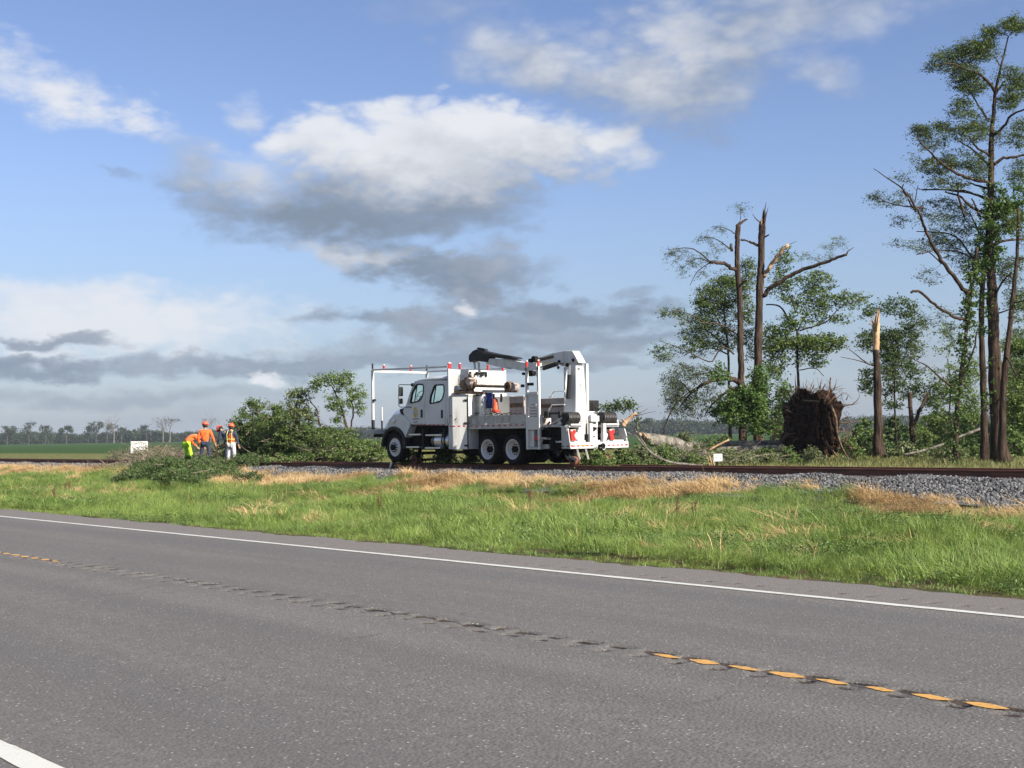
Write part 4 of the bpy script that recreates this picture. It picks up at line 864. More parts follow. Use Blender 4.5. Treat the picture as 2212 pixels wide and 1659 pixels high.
# low bushes in front of the fallen log
for px, py, w, d, lab, lf, n in [
  (1655, 968, 60, 54, 'rounded green bush in front of the fallen log near the root ball', 'leaf', 44), (1700, 975, 70, 55, 'leafy clump at the left foot of the root ball', 'leaf', 40), (1755, 965, 60, 56, 'pale green weed clump in front of the root ball', 'leaf_wilt', 30), (1620, 975, 50, 54, 'low bush right of the small white and red sign', 'leaf', 26),
  (1480, 915, 70, 57, 'leafy broken tops sticking up behind the log', 'leaf_wilt', 34), (1430, 960, 80, 47, 'leafy cut boughs left of the orange splintered log end', 'leaf', 46), (1350, 972, 90, 44, 'dense green boughs lying just behind the rear of the truck', 'leaf', 70), (1290, 972, 90, 43, 'green boughs lying behind the crane end of the truck', 'leaf', 70), (890, 975, 70, 50, 'low green boughs seen beneath the truck behind its front wheel', 'leaf', 36), (960, 972, 80, 49, 'low green boughs seen beneath the tool cabinet of the truck', 'leaf', 40), (1015, 975, 60, 49, 'low green boughs seen just ahead of the rear wheels', 'leaf', 34),
  (1530, 945, 60, 57, 'bush growing against the middle of the fallen stems', 'leaf', 34), (1450, 965, 60, 50, 'small bush hiding the underside of the thick broken log', 'leaf_dark', 34), (1405, 985, 60, 46, 'scrubby cuttings under the arching grey branch', 'leaf', 26), (1575, 965, 50, 55, 'weedy clump right behind the small white and red sign', 'leaf_wilt', 26),
  (1390, 960, 70, 46, 'twiggy green boughs below the thick broken log', 'leaf_wilt', 40), (1500, 978, 80, 46, 'dark leafy cuttings beside the orange splinters', 'leaf', 30)]:
    bush(px, py, w, d, lab, lf, n, 36, .10, 'bush', 'cut boughs and bushes beyond the track', gz_=-.05)

# ------------------------------------------------------------------ fallen tree with its root ball
D4 = 60.0
rb = thing('uprooted_tree', at((1760, 985), D4)*[1, 1, 0], 'uprooted tree with a huge upturned root ball of dark soil and two pale fallen stems', 'tree')
bmx = bmesh.new(); bmesh.ops.create_icosphere(bmx, subdivisions=5, radius=1)
c0 = at((1752, 915), D4)
from mathutils import noise as mn
for v in bmx.verts:
    p = v.co.copy(); n1 = mn.fractal(p*2.2, 1, 2, 4); n2 = mn.fractal(p*7, 1, 2, 3)
    f = 1+.24*n1+.10*n2
    f *= 1+.10*max(0, -p.z)+.05*mn.fractal(p*14, 1, 2, 2); sq = lambda t: math.copysign(abs(t)**.55, t)
    v.co = Vector((sq(p.x)*1.30*f, sq(p.y)*.74*f, sq(p.z)*1.40*f))
    # a broad disc standing on edge, its wide faces towards the fallen stems and away from them
me = bpy.data.meshes.new('soil_mass'); 
Rz = Matrix.Rotation(radians(-9), 3, 'Z')
for v in bmx.verts: v.co = Rz @ v.co
bmx.to_mesh(me); bmx.free(); me.materials.append(M['soil'])
so = bpy.data.objects.new('soil_mass', me); COL.objects.link(so); so.parent = rb; so.location = Vector(c0-np.array(rb['_o']))
rr = random.Random(5); out = np.array([.8, .5, 0])
for i in range(80):
    a = rr.uniform(-.4*pi, 1.25*pi); rad = rr.uniform(.7, 1.5)
    fr_ = np.array([RT[0], RT[1], 0]); 
    s0 = c0 + fr_*cos(a)*rad*.95 + np.array([0, 0, sin(a)*rad*1.1]) - out*rr.uniform(-.8, .5)
    if s0[2] < .1: continue
    dv = fr_*cos(a)*1.0 + np.array([rr.gauss(0, .35), rr.gauss(0, .35), sin(a)*1.0+.25]); L = rr.uniform(.3, 1.1)
    pts = [s0]; 
    for k in range(5):
        dv = dv+np.array([rr.gauss(0, .22) for _ in range(3)]); dv /= np.linalg.norm(dv); pts.append(pts[-1]+dv*L/5)
    MB().tube(pts, [rr.uniform(.015, .05), .005], 5).build('root', M['root'], rb)
big = [([(1960, 350), (2000, 450), (2010, 560), (2050, 680), (2110, 785)], 22, 10, -1.2), ([(1960, 130), (1945, 250), (1900, 330)], 8, 14, -1), ([(1835, 180), (1800, 260), (1780, 330)], 6, 12, 0), ([(1740, 310), (1870, 318)], 12, 9, -1.9), ([(2110, 785), (2180, 800), (2212, 820)], 8, 5, -1.2),
       ([(1920, 180), (1880, 260), (1850, 330)], 5, 12, -1), ([(1990, 280), (1940, 340), (1900, 400)], 6, 12, -1), ([(2120, 340), (2040, 345), (1960, 370)], 3, 9, -1), ([(2130, 300), (2060, 250), (1980, 330)], 2, 6, -1), ([(1900, 600), (1960, 690), (2020, 760)], 20, 10, -1.3)]
mpp = D4/FPX/1.4756/2.458
for pts, w0, w1, off in big:
    MB().tube(spline([at(c7(*p), D4+off) for p in pts], 4), [w0*mpp/2*1.2, w1*mpp/2*1.2], 7).build('root', M['root'], rb, smooth=True)
# soil crumbs and small rootlets giving the lit flank its ragged look
mb = MB(); 
for i in range(1500):
    a = rr.uniform(0, 2*pi); rad = rr.uniform(.85, 1.12); s0 = c0+np.array([RT[0], RT[1], 0])*cos(a)*rad*1.0+np.array([0, 0, sin(a)*rad*1.55])-out*rr.uniform(-.9, .9)
    if s0[2] < 0: continue
    q = s0+np.array([rr.gauss(0, .17), rr.gauss(0, .17), rr.gauss(-.02, .18)]); mb.tube([s0, (s0+q)/2+np.array([0, 0, rr.gauss(0, .05)]), q], [.010, .004], 3, cap=False)
mb.build('rootlets', M['root'], rb)['kind'] = 'stuff'
# the two stems lying towards the left
for pts, w, off in [([(1600, 640), (1450, 645), (1250, 650), (1050, 655), (830, 660)], [46, 44, 44, 46, 50], 1.0), ([(1600, 685), (1440, 690), (1250, 695), (1050, 705), (860, 720)], [58, 60, 58, 52, 50], -.2)]:
    Q = spline([at(c7(*p), D4+off) for p in pts], 6); k = len(Q); r = np.interp(np.linspace(0, 1, k), np.linspace(0, 1, len(w)), w)*mpp/2*(1+.05*RNG.normal(size=k))
    MB().tube(Q, r, 12).build('stem', M['bark_grey'], rb, smooth=True)
# thick broken log in front with a torn orange end
lg = thing('broken_log', at(c7(700, 680), 56), 'thick grey broken log with a torn orange upper end behind the truck', 'log')
Q = spline([at(c7(*p), 56+o_) for p, o_ in [((830, 700), 1.), ((740, 668), .6), ((640, 640), 0), ((540, 612), -.3), ((490, 588), -.5)]], 6); k = len(Q)
mp7 = 56/FPX/1.4756/2.458; r = np.interp(np.linspace(0, 1, k), [0, .3, .7, 1], [72, 70, 50, 26])*mp7*(1+.04*RNG.normal(size=k)); r = np.minimum(r, 1.0)
MB().tube(Q, r, 14).build('trunk', M['bark_grey'], lg, smooth=True)
splinters(lg, c7, 55.6, (455, 545), (500, 590), 9, 60, s=2.458)
# shattered branch rising behind the winch hoses
sb = thing('shattered_branch', at(c7(400, 440), 45), 'shattered orange branch end sticking up behind the right hose reel of the truck', 'branch')
trace(sb, c7, 45, [([(330, 510), (370, 465), (410, 430), (440, 410)], 40, 22, 0, 'float', 'wood')], [([(440, 430), (500, 415), (590, 395)], 6, 2, .3, 'bark'), ([(430, 420), (480, 400), (530, 375)], 5, 2, .3, 'bark'), ([(420, 415), (400, 360), (350, 325), (290, 320), (240, 350)], 6, 2, .3, 'bark'), ([(440, 430), (445, 500), (460, 580), (500, 650), (560, 720), (700, 790), (850, 810), (960, 822)], 9, 13, -.5, 'bark_grey')],
 [(330, 350, 70, 45, 16), (250, 370, 50, 30, 8), (180, 360, 20, 25, 3), (390, 340, 30, 30, 5), (450, 470, 12, 40, 4)], 'leaf_dark', .22, 12, .10, .1, 1.4, s=2.458, tr_=.008)
splinters(sb, c7, 45, (320, 440), (350, 480), 5, 34, s=2.458)
ob = thing('splintered_branch', at(c7(1000, 720), 49), 'orange splintered branch standing beside the small white and red sign', 'branch')
trace(ob, c7, 49, [([(1010, 700), (1060, 670), (1110, 645), (1165, 618)], 12, 15, 0, 'float', 'wood'), ([(800, 770), (900, 750), (990, 715)], 36, 34, 0, 'float', 'bark_grey')], [], None, 'leaf', s=2.458)
splinters(ob, c7, 48.6, (985, 705), (1010, 800), 5, 30, s=2.458); splinters(ob, c7, 48.6, (1015, 715), (1035, 800), 4, 24, s=2.458); splinters(ob, c7, 48.8, (850, 745), (930, 790), 6, 40, s=2.458)
ab = thing('arching_branch', at(c7(600, 760), 44), 'long thin grey branch arching down to the rail behind the truck', 'branch')
trace(ab, c7, 44, [([(360, 560), (440, 600), (520, 690), (600, 755), (720, 800), (850, 812), (960, 825)], 8, 15, 0, 'float')], [([(390, 600), (450, 570), (480, 560)], 5, 3, 0), ([(390, 698), (470, 705), (560, 715)], 5, 3, 0)], None, 'leaf', bark='bark_grey', s=2.458, trunkname='stick')

# ------------------------------------------------------------------ brush piles
def brush(name, label, ells, leaf, n, nl, ls, nb, cr_=.2, cat='brush pile', twig='stump', seed=1, long=1.3):
    """ells: centre (world), radii - volumes filled with boughs"""
    r_ = np.random.default_rng(seed); w = np.array([e[3]*e[4]*e[5] for e in ells]); w = w/w.sum()
    base = np.array([ells[0][0], ells[0][1], gz(ells[0][1])]); root = thing(name, base, label, cat)
    mbB, mbT, mbL = MB(), MB(), MB(); sk = []
    def sample():
        e = ells[r_.choice(len(ells), p=w)]; d = r_.normal(size=3); d /= np.linalg.norm(d); d[2] = abs(d[2])*.95
        q = np.array(e[:3])+d*np.array(e[3:6])*r_.uniform(.25, 1)**.5
        q[2] += .10*e[5]*wob(q[0], q[1], 2.0, seed)
        return q
    for k in range(nb):
        p = sample(); a = r_.uniform(0, 6.28); L = r_.uniform(.5, long); d = np.array([cos(a), sin(a), r_.normal(.1, .3)])
        pts = [p]
        for j in range(5): d = d+r_.normal(size=3)*.18; d /= np.linalg.norm(d); pts.append(pts[-1]+d*L/5)
        pts = np.array(pts); pts[:, 2] = np.maximum(pts[:, 2], gz(pts[:, 1])+.05)
        MB_ = mbB; MB_.tube(pts, [r_.uniform(.012, .03), .004], 5, cap=False); sk += list(pts)
    C = [sample() for _ in range(n)]
    crown(mbT, mbL, sk, C, cr_, nl, ls, .15, 1.7, .008, 5)
    mbB.build('boughs', M[twig], root); mbT.build('twigs', M[twig], root); mbL.build('foliage', M[leaf], root); return root
def wp(cv, p, Y): q = onY(cv(*p), Y); return q
def E_(cv, p, Y, rx, ry, rz, dz=0): q = wp(cv, p, Y); return (q[0], Y, q[2]+dz, rx, ry, rz)
# the big heap beyond the rails
brush('brush_pile', 'tall heap of felled green boughs beyond the rails left of the truck', [E_(c3, (1180, 740), 34.5, 2.5, 1.8, 2.5), E_(c3, (1330, 740), 34.5, 2.4, 1.8, 2.45), E_(c3, (1480, 770), 34, 2.4, 1.6, 1.9), E_(c3, (1650, 770), 34, 2.4, 1.5, 1.7), E_(c3, (1800, 770), 33.8, 1.9, 1.4, 1.5), E_(c3, (1960, 780), 33.6, 2.0, 1.2, 1.0), E_(c3, (1080, 650), 34.5, .9, 1.0, 1.4)],
      'leaf', 1250, 46, .105, 150, .26, seed=3, long=1.8)
brush('brush_pile', 'wilted grey green twiggy brush heaped around the white sign', [E_(c3, (150, 780), 34.6, 2.0, 1.2, .75), E_(c3, (345, 790), 32.8, 2.0, 1.3, .95), E_(c3, (480, 800), 32.5, 2.4, 1.3, .8), E_(c3, (620, 800), 32.8, 1.8, 1.2, .6), E_(c3, (830, 790), 33.2, 1.6, 1.2, 1.0)],
      'leaf_dry', 560, 22, .085, 260, .26, seed=4, long=1.6)
brush('brush_pile', 'dark green heap of cut vines spilled over the near side of the ballast', [E_(c3, (380, 900), 27.6, 2.4, 1.3, .50), E_(c3, (560, 880), 27.8, 2.2, 1.3, .62), E_(c3, (760, 860), 28.2, 2.2, 1.2, .62), E_(c3, (930, 840), 28.8, 1.8, .9, .50), E_(c3, (1080, 800), 29.4, 1.7, .8, .42), E_(c3, (480, 920), 27.0, 1.6, .9, .40), E_(c3, (650, 800), 29.4, 1.8, .8, .42), E_(c3, (330, 925), 24.6, 1.7, 1.3, .75), E_(c3, (480, 930), 24.9, 2.0, 1.3, .85), E_(c3, (640, 920), 25.4, 1.9, 1.2, .75), E_(c3, (200, 940), 23.8, 1.5, 1.0, .6), E_(c3, (560, 960), 23.2, 1.8, .9, .6), E_(c3, (800, 890), 26.4, 1.4, 1.0, .6), E_(c3, (400, 880), 26.2, 2.0, 1.2, .75)],
      'leaf_dark', 1500, 40, .08, 150, .2, seed=5)
brush('brush_pile', 'dead brown twigs strewn over the ballast below the white sign', [E_(c3, (150, 860), 28.2, 3.2, 1.2, .4), E_(c3, (60, 870), 28.4, 3.0, 1.1, .22), E_(c3, (300, 830), 28.8, 2.2, 1.0, .5), E_(c3, (420, 790), 29.8, 2.4, 1.0, .55)],
      'leaf_dry', 420, 16, .07, 230, .22, seed=6)
brush('brush_pile', 'lone small clump of cut leaves on the dead grass right of the vine heap', [E_(c3, (1080, 960), 25.3, .75, .5, .55)], 'leaf_dark', 90, 34, .075, 16, .16, seed=8, long=.7)
brush('brush_pile', 'low green boughs lying along the far rail up to the truck', [E_(c3, (1350, 790), 32.2, 2.4, .9, .35), E_(c3, (1800, 770), 33., 3.4, .9, .5), E_(c3, (2100, 760), 33.5, 3.0, 1.0, .8)], 'leaf', 260, 34, .09, 40, .22, seed=9)
brush('brush_pile', 'tangle of bare sticks and cut boughs between the truck and the root ball', [E_(c7, (560, 790), 36.5, 2.2, 1.2, .45), E_(c7, (700, 790), 38.5, 2.4, 1.2, .5), E_(c7, (850, 790), 40, 2.0, 1.2, .5), E_(c7, (1250, 790), 42, 2.6, 1.0, .5)],
      'leaf_wilt', 170, 16, .09, 90, .28, seed=12, long=1.6)
# boughs still standing up out of the heap
def upright(label, tr, limbs, regs, dep, leaf='leaf', ls=.11, nl=30, crr=.26):
    r = thing('upright_bough', at(c3(*tr[0][0]), dep), label, 'branch', 'boughs standing up out of the felled heap')
    trace(r, c3, dep, [(tr[0], tr[1], tr[2], 0, 'float')], limbs, [(a_, b_, c_*.95, d_*.95, n_*.55) for a_, b_, c_, d_, n_ in regs], leaf, crr, nl, ls, .2, 1.7, s=2.458, tr_=.009, trunkname='stem')
dp_ = float(np.dot(onY(c3(1700, 700), 34.3)-EYEP, FW))
upright('slender leaning bough with a wide leafy top nearest the truck', ([(1870, 560), (1850, 500), (1830, 420), (1800, 330), (1770, 260), (1740, 200)], 22, 8), [([(1885, 600), (1890, 500), (1910, 400), (1890, 300), (1860, 230)], 14, 6, .3), ([(1830, 430), (1790, 410), (1780, 390)], 8, 5, 0), ([(1740, 200), (1700, 170), (1650, 160), (1620, 200)], 7, 3, 0), ([(1860, 230), (1850, 160), (1850, 110)], 6, 3, 0)],
 [(1700, 150, 110, 45, 30), (1620, 200, 40, 50, 12), (1840, 140, 60, 50, 20), (1800, 190, 60, 60, 14), (1760, 320, 50, 60, 16), (1800, 370, 60, 50, 12), (1900, 340, 60, 60, 16), (1960, 250, 40, 60, 10), (1900, 270, 60, 60, 10), (1780, 460, 40, 30, 8), (1960, 380, 30, 60, 6)], dp_)
upright('leafy bough standing left of the bare crooked stem', ([(1470, 540), (1480, 440), (1490, 350), (1500, 260)], 16, 6), [([(1480, 440), (1540, 400), (1580, 370)], 6, 3, 0), ([(1490, 350), (1440, 320), (1420, 280)], 6, 3, 0)],
 [(1480, 260, 60, 50, 24), (1450, 360, 60, 70, 30), (1500, 440, 80, 60, 20), (1560, 420, 40, 40, 10), (1520, 330, 40, 60, 10)], dp_+.6, 'leaf_wilt')
upright('bare crooked stem rising between the two leafy boughs', ([(1655, 530), (1635, 460), (1620, 380), (1580, 330), (1560, 280), (1550, 240), (1530, 235)], 14, 5), [([(1560, 300), (1530, 310), (1510, 350)], 5, 2, 0), ([(1620, 390), (1600, 400)], 4, 2, 0)], [(1520, 240, 30, 20, 4)], dp_+.3)
upright('small leafy spray on top of the left end of the heap', ([(1120, 470), (1120, 400), (1120, 350)], 8, 4), [([(1130, 340), (1180, 330), (1230, 360)], 4, 2, 0)], [(1110, 330, 40, 25, 12), (1150, 350, 30, 20, 6), (1050, 420, 30, 50, 10), (1300, 380, 60, 20, 12)], dp_+.8)
# ------------------------------------------------------------------ the road-rail crane truck
TK = thing('rail_crane_truck', (-35.5, 31.05, .41), 'white crew cab road rail truck with a folded crane standing on the railway track', 'truck')
YN, YF = 29.7, 32.4
def sx(cv, Y=YN): return lambda *p: (lambda q: (q[0], q[2]))(onY(cv(*p), Y))
n1 = sx(c1); n2 = sx(c2)
def plate_holes(name, outline, holes, y, th, mt, parent, bevel=0):
    cu = bpy.data.curves.new(name, 'CURVE'); cu.dimensions = '2D'; cu.fill_mode = 'BOTH'; cu.extrude = th/2
    for poly in [outline]+holes:
        s = cu.splines.new('POLY'); s.points.add(len(poly)-1); s.use_cyclic_u = True
        for i, p in enumerate(poly): s.points[i].co = (p[0], p[1], 0, 1)
    tmp = bpy.data.objects.new('tmp', cu); COL.objects.link(tmp); dg = bpy.context.evaluated_depsgraph_get(); dg.update()
    me = bpy.data.meshes.new_from_object(tmp.evaluated_get(dg)); bpy.data.objects.remove(tmp)
    V = [(v.co.x, y - v.co.z, v.co.y) for v in me.vertices]; F = [tuple(p.vertices) for p in me.polygons]
    return MB().add(V, F).build(name, mt, parent, bevel=bevel)
def inset(poly, d):
    P = np.array(poly, float); c = P.mean(0); out = []
    k = len(P)
    for i in range(k):
        a, b_, c_ = P[i-1], P[i], P[(i+1) % k]
        e1 = (b_-a)/(np.linalg.norm(b_-a)+1e-9); e2 = (c_-b_)/(np.linalg.norm(c_-b_)+1e-9)
        n_1 = np.array([-e1[1], e1[0]]); n_2 = np.array([-e2[1], e2[0]])
        if n_1@(c-b_) < 0: n_1 = -n_1
        if n_2@(c-b_) < 0: n_2 = -n_2
        nn = n_1+n_2; nn /= np.linalg.norm(nn)+1e-9; out.append(tuple(b_+nn*d/max(.4, nn@n_1)))
    return out
def roundpoly(poly, r=.3, n=4):
    P = np.array(poly, float); k = len(P); out = []
    for i in range(k):
        a, b_, c_ = P[i-1], P[i], P[(i+1) % k]; p = b_+(a-b_)*r; q = b_+(c_-b_)*r
        for t in np.linspace(0, 1, n): out.append(tuple((1-t)**2*p+2*t*(1-t)*b_+t*t*q))
    return out
glass, gg, b, o = newmat('window_glass')
gl = gg.n('ShaderNodeBsdfGlossy'); gl.inputs['Roughness'].default_value = .03; gl.inputs['Color'].default_value = (.8, .85, .85, 1)
tp = gg.n('ShaderNodeBsdfTransparent'); tp.inputs[0].default_value = (.88, .96, .94, 1)
fr = gg.n('ShaderNodeLayerWeight'); fr.inputs[0].default_value = .5
mx = gg.n('ShaderNodeMixShader'); gg.t.links.new(gg.m('ADD', gg.m('MULTIPLY', gg.m('POWER', fr.outputs['Facing'], 4), .6), .05), mx.inputs[0]); gg.t.links.new(tp.outputs[0], mx.inputs[1]); gg.t.links.new(gl.outputs[0], mx.inputs[2]); gg.t.links.new(mx.outputs[0], o.inputs[0])
M['glass'] = glass
# cab side walls with doors and windows
cab_out = [n1(*p) for p in [(482, 830), (505, 800), (540, 690), (585, 560), (615, 508), (800, 500), (1008, 500), (1008, 700), (1002, 1042), (800, 1036), (585, 1028), (560, 1015), (500, 940), (470, 880)]]
fdoor = [n1(*p) for p in [(560, 790), (540, 800), (590, 600), (625, 535), (740, 535), (748, 700), (722, 830), (735, 960), (748, 1028), (592, 1020), (545, 950), (535, 880)]]
fdoor = [n1(*p) for p in [(530, 800), (595, 580), (632, 530), (738, 530), (746, 700), (722, 800), (728, 920), (748, 1026), (600, 1022), (545, 950)]]
rdoor = [n1(*p) for p in [(766, 530), (985, 520), (985, 1036), (772, 1028), (750, 920), (744, 800), (768, 690)]]
fwin = roundpoly([n1(*p) for p in [(558, 775), (580, 650), (632, 548), (715, 548), (720, 640), (695, 715), (660, 752)]], .18)
rwin = roundpoly([n1(*p) for p in [(792, 780), (802, 690), (850, 556), (962, 550), (968, 640), (945, 725), (905, 762)]], .18)
for Yw, sgn, far in ((YN, -1, 0), (YF-.08, 1, 1)):
    plate_holes('cab_side', cab_out, [fdoor, rdoor], Yw+.02, .04, M['cabwhite'], TK)
    for nm, dr_, wn in (('front_door', fdoor, fwin), ('rear_door', rdoor, rwin)):
        dd = inset(dr_, .010)
        d_ = plate_holes('door', dd, [wn], Yw+.018, .05, M['cabwhite'], TK, bevel=.006)
        plate_holes('window_seal', inset(wn, -.022), [inset(wn, .03)], Yw+.012+(0 if far == 0 else .012), .064, M['black'], d_)
        MB().prism(inset(wn, .01), Yw+.016, Yw+.021).build('window', M['glass'], d_)
        xs_ = [p[0] for p in wn]; x0 = min(xs_); zt = max(p[1] for p in wn)
        if far == 0:
            wx = x0+(max(xs_)-x0)*(.36 if nm == 'front_door' else .3); zz = sorted(p[1] for p in wn)
            MB().bar((wx-.06, Yw+.01, min(zz)+.05), (wx+.10, Yw+.01, max(zz)-.03), .03, .03).build('window_divider', M['black'], d_)
            hx, hz = n1(697, 900) if nm == 'front_door' else n1(940, 905)
            hb = MB(); hb.cbox((hx, YN-.012, hz), (.10, .035, .30)); hb.build('door_handle', M['black'], d_, bevel=.015)
# roof skin: arched both ways
rp_ = [n1(*p) for p in [(598, 530), (625, 495), (665, 465), (735, 442), (830, 433), (930, 431), (1012, 433)]]
def grid_skin(name, stations, mt, parent, ny=14, pw=4.0, cap=True):
    """stations: (x, zlow, ztop, y0, y1)"""
    V = []
    for x, zl, zt, y0, y1 in stations:
        for j in range(ny+1):
            t = -1+2*j/ny; t = math.copysign(abs(t)**.6, t); f = (max(0, 1-abs(t)**pw))**(1/pw*1.6)
            V.append((x, (y0+y1)/2+(y1-y0)/2*t, zl+(zt-zl)*f))
    w = ny+1; F = [(i*w+j, i*w+j+1, (i+1)*w+j+1, (i+1)*w+j) for i in range(len(stations)-1) for j in range(ny)]
    k = len(stations)-1
    F += [tuple(range(w))[::-1], tuple(k*w+j for j in range(w))]
    F += [(i*w, (i+1)*w, (i+1)*w+ny, i*w+ny) for i in range(k)]
    return MB().add(V, F).build(name, mt, parent, smooth=False)
zl = n1(700, 505)[1]
st = [(x, min(zl, z-.02), z+.02, YN, YF) for x, z in rp_]
R_ = grid_skin('roof', st, M['cabwhite'], TK, 18, 3.4)
for p in R_.data.polygons: p.use_smooth = len(p.vertices) == 4
xb, zb = n1(1005, 1040); xt_, zt_ = n1(1008, 500)
plate = MB(); plate.box((xb-.05, YN+.06, zb), (xb-.01, YF-.1, zl-.62)); plate.box((xb-.05, YN+.06, zl-.14), (xb-.01, YF-.1, zl)); plate.box((xb-.05, YN+.06, zl-.62), (xb-.01, YN+.5, zl-.14)); plate.box((xb-.05, YF-.5, zl-.62), (xb-.01, YF-.1, zl-.14)); plate.build('cab_back', M['cabwhite'], TK)
MB().box((xb-.035, YN+.5, zl-.62), (xb-.03, YF-.5, zl-.14)).build('rear_window', M['glass'], TK)
xw, zw = n1(492, 812); xv, zv = n1(612, 512)
MB().add([(xw, YN+.05, zw), (xw, YF-.08, zw), (xv, YF-.08, zv), (xv, YN+.05, zv)], [(0, 1, 2, 3)]).build('windscreen', M['glass'], TK)
MB().box((xw, YN+.06, 1.84), (xb-.06, YF-.1, 1.9)).build('cab_floor', M['black'], TK)
MB().box((xw-.02, YN+.06, 1.9), (xw+.35, YF-.1, zw-.05)).build('dashboard', M['black'], TK, bevel=.05)
for sxx, yy in ((-37.75, 30.25), (-37.75, 31.7), (-36.9, 30.25), (-36.9, 31.1), (-36.9, 31.7)):
    sb_ = MB().cbox((sxx+.2, yy, 2.52 if sxx < -37 else 2.66), (.12, .40, .5 if sxx < -37 else .72)).cbox((sxx, yy, 2.22), (.5, .45, .14)).build('seat', M['black'], TK, bevel=.06)
wc = np.array(onY(c1(690, 690), 30.25)); mb = MB(); Q = []
for k in range(25):
    a = 2*pi*k/24; Q.append(wc+np.array([.10*sin(a), .21*cos(a), .20*sin(a)]))
mb.tube(Q, .014, 6); mb.tube([wc, wc+[-.3, 0, -.25]], .02, 6); mb.tube([Q[0], wc, Q[12]], .012, 5); mb.build('steering_wheel', M['black'], TK)
# hood and fenders
hp = [(c1(298, 960), 0), ]
st = []
for (px, py), zlow, hw in [((300, 965), 1.62, .74), ((318, 930), 1.62, .82), ((345, 855), 1.62, .88), ((375, 818), 1.62, .92), ((430, 800), 1.64, .98), ((480, 790), 1.68, 1.06), ((500, 792), 1.7, 1.12)]:
    q = onY(c1(px, py), 31.05-hw+.25); st.append((q[0], zlow, q[2]+.02, 31.05-hw, 31.05+hw))
H_ = grid_skin('hood', st, M['cabwhite'], TK, 16, 2.8)
for p in H_.data.polygons: p.use_smooth = len(p.vertices) == 4
gx_ = st[0][0]-.012
mb = MB(); mb.box((gx_-.02, 30.55, 1.66), (gx_, 31.55, 2.05))
mb.build('grille', M['black'], TK)
fx, fz = n1(365, 1285); fz = 1.05; fx = -39.70; R1 = .565
def arch(x, z, r, a0, a1, n=14): return [(x+r*cos(a), z+r*sin(a)) for a in np.linspace(radians(a0), radians(a1), n)]
for y0, y1 in ((YN-.02, YN+.62), (YF-.62, YF+.02)):
    top = [n1(*p) for p in [(560, 1035), (545, 990), (505, 930), (440, 905), (380, 915), (330, 945), (300, 985), (288, 1040)]]
    MB().prism(top+arch(fx, fz, .74, 165, 25), y0, y1).build('fender', M['cabwhite'], TK, bevel=.05)
    pa = arch(fx, fz, .80, 178, 8, 18); pb = arch(fx, fz, .68, 8, 178, 18)
    MB().prism(pa+pb, y0-.05, y0+.18 if y0 < 31 else y1+.05).build('fender_flare', M['black'], TK, bevel=.015)
hx, hz = n1(430, 865)
for y in (YN+.13, YF-.13):
    MB().prism([(hx-.12, hz+.06), (hx+.17, hz+.12), (hx+.16, hz-.08), (hx-.02, hz-.13), (hx-.12, hz-.05)], y-.05 if y < 31 else y-.25, y+.25 if y < 31 else y+.05).build('air_intake', M['black'], TK, bevel=.02)
    MB().bar((hx+.17, y-.03, hz-.02), (hx+.36, y-.03, hz-.30), .05, .04).build('hood_latch', M['black'], TK)
    q = n1(370, 990); hl = MB().lathe([(.0, y-.2), (.085, y-.18), (.09, y-.1)], (q[0], 0, q[1]), 'y', 16)
    hl.build('headlight', M['chrome'], TK)
# mirror
mb = MB(); y = YN-.22
pts = [n1(582, 552), n1(485, 552), n1(475, 560), n1(473, 690), n1(475, 800), n1(490, 820), n1(575, 822)]
for Yb in (y, YF+.22-.08):
    mr = MB().tube([(a, (YN if i in (0, 6) and Yb < 31 else (YF-.1 if i in (0, 6) else Yb)), c) for i, (a, c) in enumerate(pts)], .016, 6)
    mo = mr.build('mirror_arm', M['black'], TK)
    for (a, b_), hh_ in ((n1(498, 635), .34), (n1(497, 750), .2)): MB().cbox((a, Yb, b_), (.06, .2, hh_*1.75*.6)).build('mirror', M['black'], mo, bevel=.03)
MB().cbox((n1(592, 552)[0], YN-.03, n1(592, 552)[1]), (.16, .06, .12)).build('mirror_mount', M['black'], TK, bevel=.02)
# emblem: a yellow ring seal with dark lines of small lettering below, too small to read in the photograph
ex, ez = n1(620, 885)
e_ = MB().lathe([(.0, YN-.013), (.19, YN-.013), (.19, YN-.008)], (ex, 0, ez), 'y', 28); e_ = e_.build('emblem', M['yellow'], TK)
e_.scale = (.85, 1, 1.15); e_.location.z -= (ez-.41)*.0
e_.location = Vector((0, 0, 0)); 
for v in e_.data.vertices: v.co = Vector(((v.co.x-(ex+35.5))*.72+(ex+35.5), v.co.y, (v.co.z-(ez-.41))*1.1+(ez-.41)))
e_.scale = (1, 1, 1)
MB().lathe([(.0, YN-.016), (.10, YN-.016), (.10, YN-.012)], (ex, 0, ez+.02), 'y', 20).build('emblem_centre', M['grime'], TK)
for py, x0, x1 in ((965, 585, 668), (1000, 592, 652)):
    a, za = n1(x0, py); b2, zb2 = n1(x1, py); n_ = 9
    for k in range(n_):
        u0 = a+(b2-a)*(k+.1)/n_; u1 = a+(b2-a)*(k+.8)/n_
        MB().box((u0, YN-.013, za-.018), (u1, YN-.009, za+.018)).build('lettering', M['lettering'], TK)
# reflective tape, red and white blocks, along the sill, cabinet and deck
def tape(x0, x1, z0, z1, y, n, mtr='red', duty=.45):
    for k in range(n):
        a = x0+(x1-x0)*(k+.5-duty/2)/n; b2 = x0+(x1-x0)*(k+.5+duty/2)/n; z = z0+(z1-z0)*(k+.5)/n
        MB().box((a, y-.004, z-.022), (b2, y, z+.022)).build('reflective_tape', M[mtr], TK)
tape(n1(600, 1040)[0], n1(985, 1045)[0], 1.885, 1.865, YN-.016, 7)
